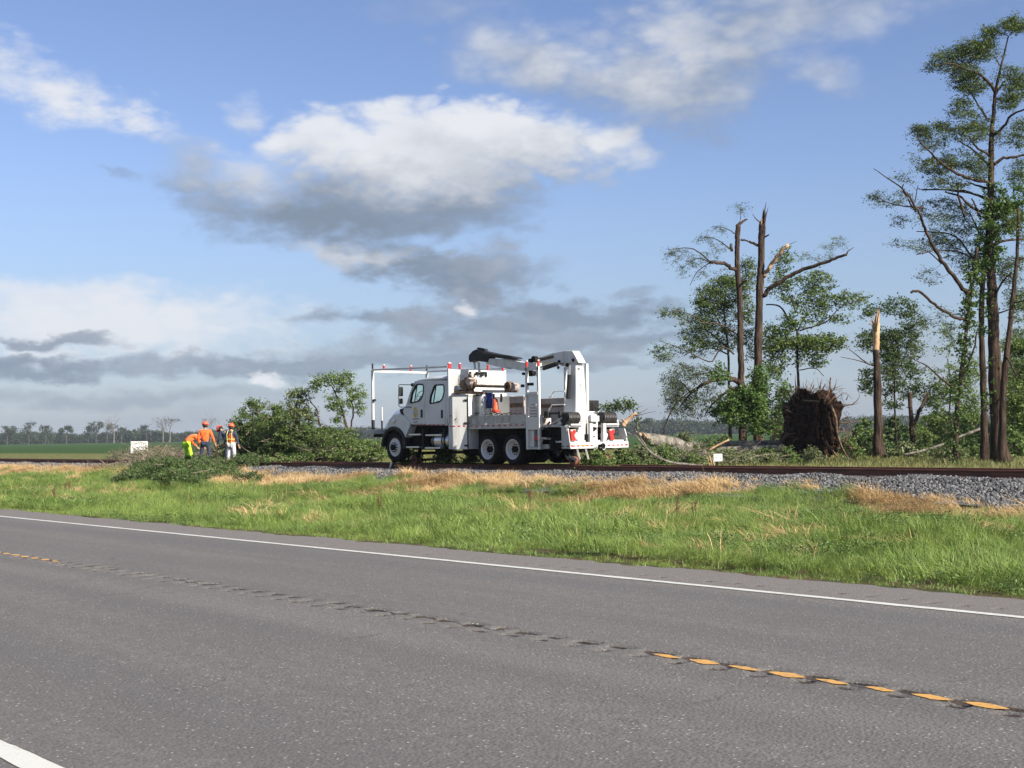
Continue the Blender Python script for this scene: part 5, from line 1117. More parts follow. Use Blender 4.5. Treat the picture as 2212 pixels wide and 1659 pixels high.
# cabinet behind the cab
cx0, cx1 = -36.42, -35.27
MB().box((cx0, YN, .97), (cx1, YN+.62, 2.90)).build('tool_cabinet', M['white'], TK, bevel=.012)
MB().box((cx0, YN-.012, 2.86), (cx1+.02, YN+.64, 2.93)).build('cabinet_lid', M['grime'], TK)
MB().box((cx0, YF-.62, .97), (cx1, YF, 2.90)).build('tool_cabinet', M['white'], TK, bevel=.012)
ang = radians(33); hl = .56; hp0 = np.array([cx1-.02, YN-.03, 0]); dv = np.array([-cos(ang), -sin(ang), 0]); nv = np.array([sin(ang), -cos(ang), 0])
def dpt(u, z, off): q = hp0+dv*u+nv*off; return (q[0], q[1], z)
mb = MB(); V = [dpt(u, z, o_) for o_ in (0, .035) for u, z in ((0, .97), (hl, .97), (hl, 2.85), (0, 2.85))]
mb.add(V, [(0, 1, 2, 3), (7, 6, 5, 4), (0, 4, 5, 1), (1, 5, 6, 2), (2, 6, 7, 3), (3, 7, 4, 0)]); cdoor = mb.build('cabinet_door', M['white'], TK, bevel=.006)
for z in (1.1, 1.9, 2.72):
    MB().bar(dpt(-.03, z, .04), dpt(.12, z, .045), .03, .07).build('hinge', M['black'], cdoor)
MB().bar(dpt(-.005, .98, .03), dpt(-.005, 2.84, .03), .03, .03).build('door_edge', M['black'], cdoor)
def text_obj(s, size, origin, xdir, zdir, mt, parent, name='lettering', bold=.0, align='CENTER'):
    cu = bpy.data.curves.new(name, 'FONT'); cu.body = s; cu.size = size; cu.align_x = align; cu.align_y = 'CENTER'; cu.extrude = .002; cu.offset = bold
    ob_ = bpy.data.objects.new(name, cu); COL.objects.link(ob_)
    xd = Vector(xdir).normalized(); zd = Vector(zdir).normalized(); nd = xd.cross(zd)
    Mx = Matrix((xd, zd, nd)).transposed().to_4x4(); Mx.translation = Vector(origin)
    dg = bpy.context.evaluated_depsgraph_get(); dg.update(); me = bpy.data.meshes.new_from_object(ob_.evaluated_get(dg)); bpy.data.objects.remove(ob_)
    me.transform(Mx); V = [tuple(v.co) for v in me.vertices]; F = [tuple(p.vertices) for p in me.polygons]
    return MB().add(V, F).build(name, mt, parent)
text_obj('6', .26, dpt(hl-.12, 1.98, .039), tuple(-dv), (0, 0, 1), M['lettering'], cdoor, 'number', .012)
for k in range(3):
    u = .08+k*.19; MB().bar(dpt(u, 1.80, .037), dpt(u+.09, 1.80, .037), .005, .045).build('reflective_tape', M['red'], cdoor)
tape(cx0+.05, cx1-.62, 1.80, 1.80, YN-.001, 1, duty=.8)
for px, py in ((1010, 735), (1010, 1005), (1010, 1290)):
    q = n1(px, py); MB().cbox((q[0]+.03, YN-.012, q[1]), (.05, .03, .07)).build('latch', M['lettering'], TK)
MB().box((n1(1020, 925)[0], YN-.004, n1(1020, 925)[1]-.02), (n1(1050, 925)[0], YN-.0005, n1(1020, 925)[1]+.02)).build('warning_label', M['lettering'], TK)
# deck
dx0, dx1 = cx1+.02, -32.27
MB().box((dx0-.9, YN+.03, 1.70), (-30.55, YF-.03, 1.78)).build('deck_floor', M['grime'], TK)
for y in (YN, YF-.06):
    MB().box((dx0, y, 1.86), (dx1, y+.05, 2.12)).build('side_board', M['grime'], TK, bevel=.008)
    MB().box((dx0, y-.014, 1.68), (dx1, y+.06, 1.85)).build('deck_rail', M['grime'], TK, bevel=.006)
for px in (1290, 1355, 1445, 1550, 1655, 1750):
    x_ = n1(px, 980)[0]; MB().box((x_-.02, YN-.02, 1.87), (x_+.02, YN-.001, 2.11)).build('stake', M['grime'], TK)
tape(dx0, dx1, 1.79, 1.79, YN-.015, 10, 'black' if False else 'red')
MB().box((cx0-.05, YN-.01, 2.11), (dx1, YN+.06, 2.15)).build('top_rail', M['grime'], TK)
# headboard screen with expanded mesh windows
XH = -36.38
def hq(px, py): q = onX(c1(px, py), XH); return q[1], q[2]
yl, zt = hq(1018, 370); yr, _ = hq(1690, 378); zt = 3.88
wins = [(hq(1058, 420)[0], hq(1212, 420)[0], 3.10, 3.74), (hq(1500, 440)[0], hq(1672, 440)[0], 3.34, 3.76), (hq(1345, 500)[0], hq(1470, 500)[0], 3.34, 3.56)]
out_ = [(yl, 2.90), (yr, 2.90), (yr, zt), (yl, zt)]
cu_h = [[(a, c), (b2, c), (b2, d), (a, d)] for a, b2, c, d in wins]
hb = plate_holes('headboard', out_, cu_h, 0, .03, M['white'], TK)
# turn the plate from the side plane into the cross plane
vs = hb.data.vertices
ro = np.array(TK['_o'])
for v in vs:
    Xo, Yo, Zo = v.co.x+ro[0], v.co.y+ro[1], v.co.z+ro[2]; v.co = Vector((XH+Yo-ro[0], Xo-ro[1], Zo-ro[2]))
for a, b2, c, d in wins:
    mb = MB(); s_ = .062; k = a-(d-c)
    while k < b2:
        for sg in (1, -1):
            p0, p1 = ((k, c), (k+(d-c), d)) if sg == 1 else ((k, d), (k+(d-c), c))
            t0 = max(0, (a-p0[0])/(p1[0]-p0[0])); t1 = min(1, (b2-p0[0])/(p1[0]-p0[0]))
            if t1 > t0: mb.bar((XH+.005*sg, p0[0]+(p1[0]-p0[0])*t0, p0[1]+(p1[1]-p0[1])*t0), (XH+.005*sg, p0[0]+(p1[0]-p0[0])*t1, p0[1]+(p1[1]-p0[1])*t1), .016, .016, (1, 0, 0))
        k += s_
    mb.build('expanded_mesh', M['white'], hb)
for y in (yl, yr): MB().box((XH-.04, y-.04, 1.9), (XH+.04, y+.04, zt+.03)).build('headboard_post', M['white'], TK, bevel=.006)
def beacon(x, y, z, mt='red'):
    b_ = MB().cyl((x, y, z), (x, y, z+.20), .045, 12).build('marker_post', M[mt], TK)
    MB().cyl((x, y, z+.20), (x, y, z+.235), .046, 12).build('marker_cap', M['white'], b_)
for px in (1020, 1036, 1152, 1490, 1670): beacon(XH, hq(px, 360)[0], zt+.02)
# front rack over the hood
XF = -41.08
for y in (YN, YF):
    MB().bar((XF, y, 2.12), (XF, y, 4.10), .085, .085, (1, 0, 0)).build('rack_post', M['white'], TK, bevel=.006)
    MB().bar((XF, y, 1.74), (XF, y, 2.12), .095, .095, (1, 0, 0)).build('post_socket', M['black'], TK)
    MB().bar((XF, y, 4.08), (XH, y, 3.98), .07, .07).build('rack_bar', M['white'], TK, bevel=.006)
    MB().cyl((XF, y, 4.12), (XF, y, 4.33), .035, 10).build('marker_post', M['black'], TK)
MB().bar((XF, YN+.04, 4.03), (XF, YF-.04, 4.03), .08, .08).build('rack_bar', M['white'], TK, bevel=.006)
for y in (30.25, 31.59): beacon(XF, y, 4.075)
MB().bar((n1(740, 400)[0]+3.2, YF, 3.60), (n1(740, 400)[0]+3.2, YF, 4.0), .08, .08, (1, 0, 0)).build('rack_post', M['white'], TK)
MB().bar((XF, 30.13, 1.74), (XF, 30.13, 2.1), .05, .05, (1, 0, 0)).build('post_socket', M['black'], TK)
MB().bar((XF, 30.13, 2.1), (XF, 30.13, 2.62), .05, .05, (1, 0, 0)).build('flag_post', M['white'], TK)
q = onY(c1(140, 738), YN+.05); MB().cyl((XF+.05, YN, q[2]), (XF+.16, YN, q[2]), .05, 10).build('lamp', M['black'], TK)
MB().box((XF-.28, YN-.12, 1.58), (XF+.22, YF+.12, 1.75)).build('front_platform', M['grime'], TK, bevel=.012)
MB().box((XF-.1, YN+.1, 1.44), (XF+1.2, YF-.1, 1.57)).build('front_frame', M['chassis'], TK)
MB().box((XF+.5, 30.3, 1.58), (XF+.95, 31.8, 1.85)).build('winch', M['chassis'], TK, bevel=.03)
# chassis, steps, tanks
MB().box((-40.4, 30.55, 1.15), (-30.2, 30.70, 1.45)).build('frame_rail', M['chassis'], TK)
MB().box((-40.4, 31.40, 1.15), (-30.2, 31.55, 1.45)).build('frame_rail', M['chassis'], TK)
MB().box((-39.2, 30.5, 1.05), (-36.3, 31.6, 1.84)).build('engine_and_gearbox', M['chassis'], TK, bevel=.05)
MB().box((n1(500, 1060)[0], YN+.32, .95), (cx0-.02, YN+.5, 1.84)).build('skirt_shade_panel', M['chassis'], TK)
MB().box((n1(500, 1060)[0], YF-.5, .95), (cx0-.02, YF-.32, 1.84)).build('skirt_shade_panel', M['chassis'], TK)
MB().box((cx1+.05, YN+.42, 1.02), (-30.7, YN+.6, 1.69)).build('skirt_shade_panel', M['chassis'], TK)  # dark panels, near and far, stand in for the shade under the deck
MB().box((cx1+.05, YF-.6, 1.02), (-30.7, YF-.42, 1.69)).build('skirt_shade_panel', M['chassis'], TK)
MB().box((n1(460, 1100)[0], YN-.0, 1.0), (n1(500, 1100)[0], YN+.6, 1.84)).build('mudguard', M['black'], TK, bevel=.03)
for p, q in (((545, 1150), (688, 1152)), ((745, 1157), (940, 1157)), ((515, 1300), (668, 1305)), ((738, 1310), (925, 1318))):
    a, b2 = n1(*p), n1(*q); MB().box((a[0], YN-.03, a[1]-.035), (b2[0], YN+.22, a[1]+.025)).build('step', M['chrome'], TK, bevel=.006)
for px in (705, 960): 
    a = n1(px, 1140); MB().box((a[0]-.03, YN+.0, .98), (a[0]+.03, YN+.3, 1.75)).build('step_bracket', M['black'], TK)
a, b2 = n1(800, 1245), n1(1000, 1245)
MB().lathe([(.0, a[0]), (.26, a[0]+.01), (.28, a[0]+.05), (.28, b2[0]-.05), (.26, b2[0]), (0, b2[0])], (0, YN+.30, 1.28), 'x', 24).build('fuel_tank', M['chrome'], TK, smooth=True)
for px in (822, 930): 
    u = n1(px, 1240)[0]; MB().lathe([(.27, u-.03), (.292, u-.03), (.292, u+.03), (.27, u+.03)], (0, YN+.30, 1.28), 'x', 24).build('tank_strap', M['black'], TK)
MB().lathe([(.0, -36.5), (.2, -36.48), (.22, -36.4), (.22, -35.6), (.2, -35.5), (0, -35.48)], (0, 30.6, .93), 'x', 20).build('air_tank', M['chassis'], TK, smooth=True)
MB().cyl((-38.6, 29.9, .82), (-38.6, 32.2, .82), .06, 10).build('rail_gear_axle', M['chassis'], TK)
# wheels
def wheel(x, y, z, r, rr_, side, deep, hubdark=True):
    """side -1 faces the camera side"""
    w = .30; y0 = y; y1 = y-side*w
    t = [(rr_*1.0, y0-side*.02), (rr_*1.06, y0), (r*.90, y0+side*.012), (r*.975, y0-side*.03), (r, y0-side*.07), (r, y1+side*.07), (r*.975, y1+side*.03), (r*.9, y1), (rr_, y1)]
    ty = MB().lathe([(a, b_) for a, b_ in t], (x, 0, z), 'y', 40)
    nt = 44
    for k in range(nt):
        a = 2*pi*k/nt; c = np.array([x+r*cos(a), (y0+y1)/2, z+r*sin(a)]); tt = np.array([-sin(a), 0, cos(a)]); rd = np.array([cos(a), 0, sin(a)])
        for yy in (y0-side*.075, y1+side*.075): ty.bar(c+[0, yy-c[1]+side*.06, 0]+rd*-.004, c+[0, yy-c[1]-side*.05, 0]+rd*-.004, .03, .022, tuple(rd))
    tyre = ty.build('wheel', M['rubber'], TK)
    R2 = rr_
    if deep: pr = [(R2*1.06, y0-side*.005), (R2*1.02, y0+side*.01), (R2*.95, y0-side*.01), (R2*.9, y0-side*.10), (R2*.84, y0-side*.15), (R2*.5, y0-side*.17), (0, y0-side*.17)]
    else: pr = [(R2*1.06, y0-side*.005), (R2*1.02, y0+side*.01), (R2*.92, y0-side*.02), (R2*.8, y0-side*.02), (R2*.45, y0+side*.035), (0, y0+side*.04)]
    MB().lathe(pr, (x, 0, z), 'y', 32).build('rim', M['white'], tyre, smooth=True)
    hb_ = MB(); hy = y0-side*(.17 if deep else -.03)
    hb_.lathe([(R2*.33, hy), (R2*.33, hy+side*.10), (R2*.24, hy+side*.14), (0, hy+side*.15)], (x, 0, z), 'y', 16)
    for k in range(10):
        a = 2*pi*k/10; hb_.lathe([(.022, hy-side*.02), (.022, hy+side*.05), (0, hy+side*.052)], (x+R2*.52*cos(a), 0, z+R2*.52*sin(a)), 'y', 6)
    hb_.build('hub', M['chassis'], tyre)
for y, s_ in ((YN+.02, -1), (YF-.02, 1)):
    wheel(fx, y, fz, R1, .335, s_, False)
    for x in (-34.29, -32.97):
        wheel(x, y, .96, .52, .335, s_, True); wheel(x, y-s_*.33, .96, .52, .335, s_, True)
for x in (-34.29, -32.97): MB().cyl((x, 29.95, .96), (x, 32.15, .96), .1, 12).build('axle', M['chassis'], TK)
# near tower with ladder panel and step box
def post(x, y, z0, z1, w=.085, mt='white', name='tower_post'): return MB().bar((x, y, z0), (x, y, z1), w, w, (1, 0, 0)).build(name, M[mt], TK, bevel=.006)
x0, x1 = -32.20, -31.62
post(x0, YN+.03, .95, 3.74); post(x1, YN+.03, .95, 3.74)
MB().bar((x0-.04, YN+.03, 3.70), (x1+.04, YN+.03, 3.70), .085, .12).build('tower_bar', M['white'], TK)
beacon(x0, YN+.03, 3.75); beacon(x1, YN+.03, 3.75)
za = n2(500, 640)[1]; zb_ = n2(500, 925)[1]
wz = [[(x0+.08, z), (x1-.08, z), (x1-.08, z+.05), (x0+.08, z+.05)] for z in np.arange(zb_+.04, zb_+.25, .1)]
plate_holes('ladder_panel', [(x0+.045, zb_), (x1-.045, zb_), (x1-.045, za), (x0+.045, za)], wz+[[(x0+.10, 2.45), (x1-.1, 2.45), (x1-.1, 2.49), (x0+.1, 2.49)]], YN+.03, .02, M['white'], TK)
MB().box((x0-.02, YN-.03, 2.80), (x1+.0, YN+.10, 2.90)).build('tower_bar', M['white'], TK)
MB().box((x0-.04, YN, 1.62), (x1+.04, YN+.55, 2.06)).build('step_box', M['white'], TK, bevel=.01)
MB().box((x0-.02, YN+.06, 1.04), (x1-.3, YN+.5, 1.6)).build('step_box', M['white'], TK, bevel=.01)
MB().box((x0-.04, YN-.01, .96), (x1+.10, YN+.5, 1.03)).build('step', M['grime'], TK)
MB().box((x1+.0, YN+.15, .98), (x1+.32, YN+.5, 1.12)).build('step', M['grime'], TK); MB().box((x1+.1, YN+.15, 1.28), (x1+.42, YN+.5, 1.34)).build('step', M['grime'], TK)
MB().box((x1-.28, YN+.04, 1.28), (x1-.04, YN+.2, 1.4)).build('tail_lamp', M['redlens'], TK)
# far tower
post(-33.05, YF, 1.8, 3.86); post(-32.22, YF, 1.8, 3.86); MB().bar((-33.05, YF, 3.84), (-32.22, YF, 3.84), .085, .1).build('tower_bar', M['white'], TK)
# tool boxes on the deck
def boxpx(name, pL, pR, Y, depth, mt, zb=1.78, bevel=.015):
    a = onY(pL, Y); b2 = onY(pR, Y); return MB().box((a[0], Y, zb), (b2[0], Y+depth, a[2])).build(name, M[mt], TK, bevel=bevel), a, b2
M['tan'] = surf('primer_grey_box', (.36, .31, .29), (.27, .23, .21), 3, .7, bmp=.1)
boxpx('toolbox', c1(1745, 700), c2(412, 700), 30.35, .7, 'tan')
_, a, b2 = boxpx('toolbox', c2(600, 720), c2(905, 720), 31.2, .6, 'tan')
MB().box((a[0]+.05, 31.19, 2.40), (b2[0]-.05, 31.199, 2.52)).build('dark_band', M['rust'], TK)
_, a, b2 = boxpx('toolbox_lid', c1(1745, 690), c2(412, 690), 30.33, .74, 'white', zb=2.78)
a = onY(c2(240, 800), 30.34); b2 = onY(c2(400, 800), 30.34); MB().box((a[0], 30.345, a[2]-.08), (b2[0], 30.349, a[2]+.07)).build('worn_nameplate', M['rust'], TK)
boxpx('side_bin', c1(1268, 690), c1(1395, 690), YN+.35, .5, 'grime'); 
a = onY(c1(1435, 900), YN+.35); MB().lathe([(0, 1.78), (.13, 1.78), (.15, 2.5), (.15, 2.86), (0, 2.87)], (a[0], YN+.35, 0), 'z', 18).build('white_canister', M['white'], TK, smooth=False)
a = onY(c1(1410, 860), YN+.3); MB().prism([(a[0]-.14, 1.79), (a[0]+.16, 1.79), (a[0]+.05, 2.4)], YN+.2, YN+.24).build('bracket', M['white'], TK)
a = onY(c1(1500, 880), YN+.3); MB().lathe([(0, YN+.25), (.12, YN+.25), (.12, YN+.33), (0, YN+.33)], (a[0], 0, a[2]), 'y', 20).build('spool_disc', M['glove'], TK)
mb = MB(); 
for k in range(9):
    a = onY(c1(1330+k*60, 905+(k % 3)*6), YN+.25); mb.tube(spline([a, a+[.2, .1, .05], a+[.45, -.02, -.02]], 4), .018, 6)
mb.build('loose_hoses', M['hose'], TK)
# things carried on the deck
mc = thing('rail_grinder', (-34.5, 30.2, 2.9), 'rusty brown machine with a long bar and a round guard lying across the truck deck', 'machine')
YG = 30.1
def gq(px, py): return onY(c1(px, py), YG)
MB().tube([gq(1320, 565), gq(1700, 575), gq(1830, 560)], .05, 8).build('long_bar', M['rust'], mc)
MB().tube([gq(1430, 628), gq(1845, 632)], .04, 8).build('lower_bar', M['rust'], mc)
rg = random.Random(3)
mb = MB(); 
for px, py, r in ((1200, 545, .17), (1245, 500, .14), (1290, 560, .17), (1230, 590, .16), (1330, 545, .10), (1300, 480, .08), (1275, 440, .07)):
    c = gq(px, py); mb.lathe([(0, c[1]-r*.6), (r*.8, c[1]-r*.6), (r, c[1]-r*.3), (r, c[1]+r*.4), (r*.7, c[1]+r*.6), (0, c[1]+r*.6)], (c[0], 0, c[2]), 'y', 12)
for k in range(14):
    c = gq(rg.uniform(1170, 1350), rg.uniform(480, 650)); mb.cbox(c+[0, rg.uniform(-.15, .15), 0], (rg.uniform(.05, .16), rg.uniform(.05, .2), rg.uniform(.04, .12)))
mb.build('motor', M['rust'], mc)
c = gq(1300, 515); MB().lathe([(0, c[1]-.2), (.13, c[1]-.2), (.15, c[1]-.1), (.15, c[1]+.1), (0, c[1]+.12)], (c[0], 0, c[2]), 'y', 16).build('fuel_can', M['tan'], mc)
c = gq(1750, 575); MB().lathe([(.06, c[1]-.12), (.17, c[1]-.12), (.185, c[1]), (.17, c[1]+.12), (.06, c[1]+.12)], (c[0], 0, c[2]), 'y', 18).build('round_guard', M['rust'], mc)
c = gq(1795, 580); MB().lathe([(0, c[1]-.05), (.16, c[1]-.05), (.16, c[1]+.16), (0, c[1]+.16)], (c[0], 0, c[2]), 'y', 18).build('round_guard', M['tan'], mc)
MB().bar(gq(1120, 640), gq(1480, 655), .35, .10).build('base', M['rust'], mc); MB().bar(gq(1430, 640), gq(1700, 640), .10, .06).build('handle', M['white'], mc)
for px in (1360, 1560, 1650): MB().bar(gq(px, 660), gq(px, 760), .06, .06).build('support_leg', M['rust'], mc)
vh = MB(); 
for p, q in (((1350, 405), (1470, 405)), ((1350, 405), (1350, 440)), ((1470, 405), (1470, 460)), ((1400, 440), (1440, 440))): vh.bar(onX(c1(*p), XH+.08), onX(c1(*q), XH+.08), .05, .05)
vh.build('valve_bank', M['chassis'], TK)
for px in (1270, 1350, 1390, 1420):
    q = onX(c1(px, 412), XH+.1); MB().cyl(q, q+[.06, 0, 0], .05, 12).build('gauge', M['chassis'], TK)
bj = thing('blue_jug', onY(c1(1520, 830), 30.15), 'blue plastic jug standing behind the orange canister on the truck deck', 'jug')
c = onY(c1(1515, 740), 30.15); MB().lathe([(0, c[2]-.28), (.15, c[2]-.28), (.15, c[2]+.18), (.10, c[2]+.26), (.04, c[2]+.28), (.04, c[2]+.33), (0, c[2]+.33)], (c[0], c[1], 0), 'z', 18).build('jug_body', M['blue'], bj, smooth=True)
MB().tube(spline([c+[-.05, -.15, .2], c+[0, -.2, .1], c+[0, -.16, -.1]], 4), .018, 6).build('handle', M['blue'], bj)
oc = thing('orange_canister', onY(c1(1580, 880), 29.95), 'upright orange canister with a red foot on the truck deck', 'canister')
c = onY(c1(1582, 880), 29.95); zt2 = onY(c1(1575, 715), 29.95)[2]
MB().lathe([(0, c[2]), (.13, c[2]), (.12, c[2]+.10), (.10, c[2]+.3), (.085, zt2-.06), (.05, zt2), (0, zt2)], (c[0], c[1], 0), 'z', 18).build('canister_body', M['orange'], oc, smooth=True)
MB().cbox((c[0], c[1], c[2]+.02), (.27, .26, .05)).build('foot', M['red'], oc)
# crane
YC = 30.9
n_ = lambda Y: (lambda *p: (lambda q: (q[0], q[2]))(onY(c2(*p), Y)))
pc_ = n_(30.95)
MB().prism([(-31.45, 1.6), (-30.75, 1.6), (-30.8, 2.2), (-31.4, 2.2)], 30.5, 31.3).build('crane_pedestal', M['white'], TK, bevel=.02)
V = []
for z, xa, xb2, ya, yb in ((2.18, -31.42, -30.82, 30.68, 31.22), (3.0, -31.33, -30.85, 30.74, 31.18), (3.86, -31.20, -30.88, 30.78, 31.14)): V += [(xa, ya, z), (xb2, ya, z), (xb2, yb, z), (xa, yb, z)]
MB().add(V, [(0, 1, 2, 3), (8, 9, 10, 11)]+[(i*4+j, i*4+(j+1) % 4, i*4+4+(j+1) % 4, i*4+4+j) for i in range(2) for j in range(4)]).build('crane_column', M['white'], TK, bevel=.015)
MB().box((-30.86, 31.20, 2.25), (-30.80, 31.30, 3.85)).build('column_rail', M['white'], TK)
q0 = onX(c2(1075, 362), -30.86); MB().prism([(q0[1]-.09, q0[2]), (q0[1], q0[2]-.05), (q0[1]+.09, q0[2]), (q0[1], q0[2]+.05)], -30.875, -30.868, 'x').build('maker_badge', M['lettering'], TK)
for k in range(9):
    z = 2.42+k*.085; MB().box((-30.838-.006*k/9*1, 30.93, z), (-30.83, 30.99, z+.05)).build('column_lettering', M['grime'], TK)
main_b = [pc_(*p) for p in [(585, 238), (700, 205), (810, 170), (945, 145), (1038, 145), (1080, 215), (1118, 290), (1000, 292), (975, 330), (905, 328), (860, 300), (800, 272), (600, 318), (590, 300)]]
mbm = MB().prism(main_b, 30.78, 31.12).build('main_boom', M['white'], TK, bevel=.015)
MB().prism([pc_(*p) for p in [(600, 250), (815, 198), (818, 230), (605, 285)]], 30.768, 30.776).build('boom_nameplate', M['rust'], mbm)
po = n_(30.55); po1 = lambda *p: (lambda q: (q[0], q[2]))(onY(c1(*p), 30.55))
outer = [po1(1500, 235), po1(1700, 245), po(180, 240), po(260, 250), po(430, 285), po(600, 290), po(592, 338), po(420, 385), po(240, 340), po1(1760, 362), po1(1500, 305)]
MB().prism(outer, 30.42, 30.68).build('outer_boom', M['white'], TK, bevel=.012)
blk = [po1(*p) for p in [(1297, 250), (1300, 200), (1345, 148), (1385, 128), (1480, 152), (1600, 178), (1850, 222), (1880, 240), (1765, 246), (1545, 218), (1520, 284), (1360, 262), (1312, 285)]]
MB().prism(blk, 30.38, 30.72).build('boom_extension', M['black'], TK, bevel=.02)
MB().prism([po1(*p) for p in [(1380, 125), (1390, 104), (1470, 124), (1478, 142)]], 30.45, 30.62).build('sheave', M['black'], TK)
pk = n_(30.6)
def p3(pf, Y, *p): q = pf(*p); return (q[0], Y, q[1])
MB().tube([p3(po1, 30.34, 1480, 165), p3(po1, 30.34, 1700, 200), p3(po, 30.34, 200, 225), p3(po, 30.34, 430, 262)], .02, 6).build('hydraulic_pipe', M['hose'], TK)
MB().tube([p3(po, 30.34, 0, 180), p3(po, 30.34, 330, 212), p3(po, 30.34, 340, 225), p3(po, 30.34, 260, 235)], .02, 6).build('hydraulic_pipe', M['hose'], TK)
for p, q in (((1315, 215), (1338, 372)), ((1378, 285), (1388, 405))):
    MB().tube([p3(po1, 30.55, *p), p3(po1, 30.55, *q)], .045, 8).build('link_rod', M['white'], TK)
MB().tube([p3(pk, 30.6, 945, 720), p3(pk, 30.6, 962, 430)], .075, 12).build('lift_cylinder', M['black'], TK)
MB().tube([p3(pk, 30.6, 962, 430), p3(pk, 30.6, 966, 320)], .035, 10).build('piston_rod', M['chrome'], TK)
MB().tube([p3(pk, 30.6, 650, 360), p3(pk, 30.6, 820, 305)], .06, 10).build('boom_cylinder', M['black'], TK)
MB().tube([p3(pk, 30.6, 600, 345), p3(pk, 30.6, 800, 285), p3(pk, 30.6, 900, 300)], .025, 6).build('hydraulic_hose', M['hose'], TK)
MB().tube([p3(pk, 30.6, 590, 372), p3(pk, 30.6, 650, 360)], .025, 8).build('piston_rod', M['chrome'], TK)
mb = MB(); 
for px, py, r in ((480, 400, .1), (520, 415, .09), (545, 245, .11), (500, 262, .07), (420, 420, .05), (500, 430, .06)): 
    c = onY(c2(px, py), 30.5); mb.lathe([(0, c[1]-.1), (r, c[1]-.08), (r, c[1]+.08), (0, c[1]+.1)], (c[0], 0, c[2]), 'y', 12)
mb.build('boom_pivot', M['chassis'], TK)
for px, py, r in ((830, 275, .06), (822, 345, .05), (1000, 255, .06), (930, 315, .07)):
    c = onY(c2(px, py), 30.74); MB().lathe([(0, 30.74), (r, 30.745), (r, 30.78)], (c[0], 0, c[2]), 'y', 12).build('pivot_pin', M['chassis'], TK)
for px, py, dx_ in ((470, 545, 0), (510, 545, 0), (400, 565, 0)):
    c = onY(c2(px, py), YN+.05); MB().cbox(c, (.12, .1, .1)).build('work_lamp', M['chassis'], TK, bevel=.02)
# hand rails behind the tower
hr = lambda pts, Y, r=.022: MB().tube([onY(c2(*p), Y) for p in pts], r, 8)
hr([(715, 760), (722, 700), (750, 690), (760, 650), (790, 632), (905, 630)], 31.6).build('hand_rail', M['white'], TK)
hr([(712, 860), (750, 795), (905, 790)], 30.2).build('hand_rail', M['white'], TK)
# operator's black control box at the far rear corner
a = onX(c2(1168, 738), -31.7); b2 = onX(c2(1318, 868), -31.7)
MB().box((-31.95, a[1], b2[2]), (-31.7, b2[1], a[2])).build('control_box', M['black'], TK, bevel=.015)
MB().box((-31.698, a[1]+.12, b2[2]+.05), (-31.69, a[1]+.32, b2[2]+.28)).build('control_panel', M['chassis'], TK)
MB().box((-32.0, a[1]-.35, b2[2]-.12), (-31.6, b2[1], b2[2]-.01)).build('control_shelf', M['white'], TK)
MB().tube([onX(c2(1085, 790), -31.2), onX(c2(1160, 875), -31.2)], .025, 6).build('brace', M['white'], TK)
MB().box((-32.0, YF-.6, 1.78), (-31.2, YF, b2[2]-.13)).build('crane_cabinet', M['white'], TK, bevel=.01)
# rear work platform: beam, side plates, posts, hose reels
XR = -30.1
bm2 = MB().box((XR-.12, YN-.0, .97), (XR, YF+.08, 1.18)).build('rear_beam', M['white'], TK, bevel=.01)
rt = random.Random(4)
for y in np.arange(YN+.08, YF, .21):
    if abs(y-31.05) < .22: continue
    MB().box((XR+.001, y, 1.04), (XR+.004, y+.12, 1.085)).build('reflective_tape', M['red'], bm2)
for y in (YN+.05, YF+.0): MB().lathe([(0, XR+.01), (.035, XR+.01), (.035, XR)], (0, y, 1.07), 'x', 12).build('side_marker', M['redlens'], bm2)
MB().box((XR+.001, 30.28, 1.05), (XR+.006, 30.42, 1.10)).build('amber_reflector', M['amber'], bm2)
MB().prism([(XR-.42, .98), (XR-.0, .98), (XR-.08, 1.45), (XR-.12, 1.68), (XR-.42, 1.68)], YN-.01, YN+.03).build('side_plate', M['grime'], TK, bevel=.006)
MB().prism([(XR-.42, .98), (XR-.0, .98), (XR-.08, 1.45), (XR-.15, 1.62), (XR-.42, 1.62)], YF+.04, YF+.08).build('side_plate', M['white'], TK, bevel=.006)
MB().box((XR-.42, YN-.014, 1.03), (XR-.3, YN-.011, 1.08)).build('reflective_tape', M['lettering'], TK); MB().box((XR-.18, YN-.014, 1.03), (XR-.08, YN-.011, 1.08)).build('reflective_tape', M['lettering'], TK)
MB().box((XR-.75, YN+.05, 1.18), (XR-.15, YF, 1.24)).build('platform', M['white'], TK)
for y in (30.62, 31.26): MB().box((XR-.12, y, 1.18), (XR, y+.14, 1.80)).build('hose_post', M['white'], TK, bevel=.008)
MB().box((XR-.3, 30.75, 1.24), (XR-.26, 31.25, 1.95)).build('rear_panel', M['white'], TK)
MB().box((XR-.34, 30.25, 1.24), (XR-.2, 30.62, 1.9)).build('valve_cover', M['white'], TK, bevel=.02)
MB().box((XR-.45, 30.3, 1.9), (XR-.2, 30.6, 2.12)).build('valve_cover', M['white'], TK, bevel=.04)
MB().box((XR-.3, 30.8, 1.86), (XR-.12, 31.2, 2.06)).build('valve_cover', M['white'], TK, bevel=.02)
for y, z, r in ((30.85, 1.62, .03), (30.92, 1.72, .05), (31.02, 1.62, .07), (31.1, 1.63, .05), (30.82, 1.45, .03), (30.93, 1.46, .035), (30.84, 1.27, .03), (30.95, 1.34, .03)):
    MB().lathe([(0, XR-.2), (r, XR-.2), (r, XR-.27)], (0, y, z), 'x', 10).build('valve_knob', M['chassis'] if r > .04 else M['red'], TK)
MB().bar((XR-.22, 30.82, 1.37), (XR-.22, 31.1, 1.38), .02, .03).build('valve_handle', M['chassis'], TK)
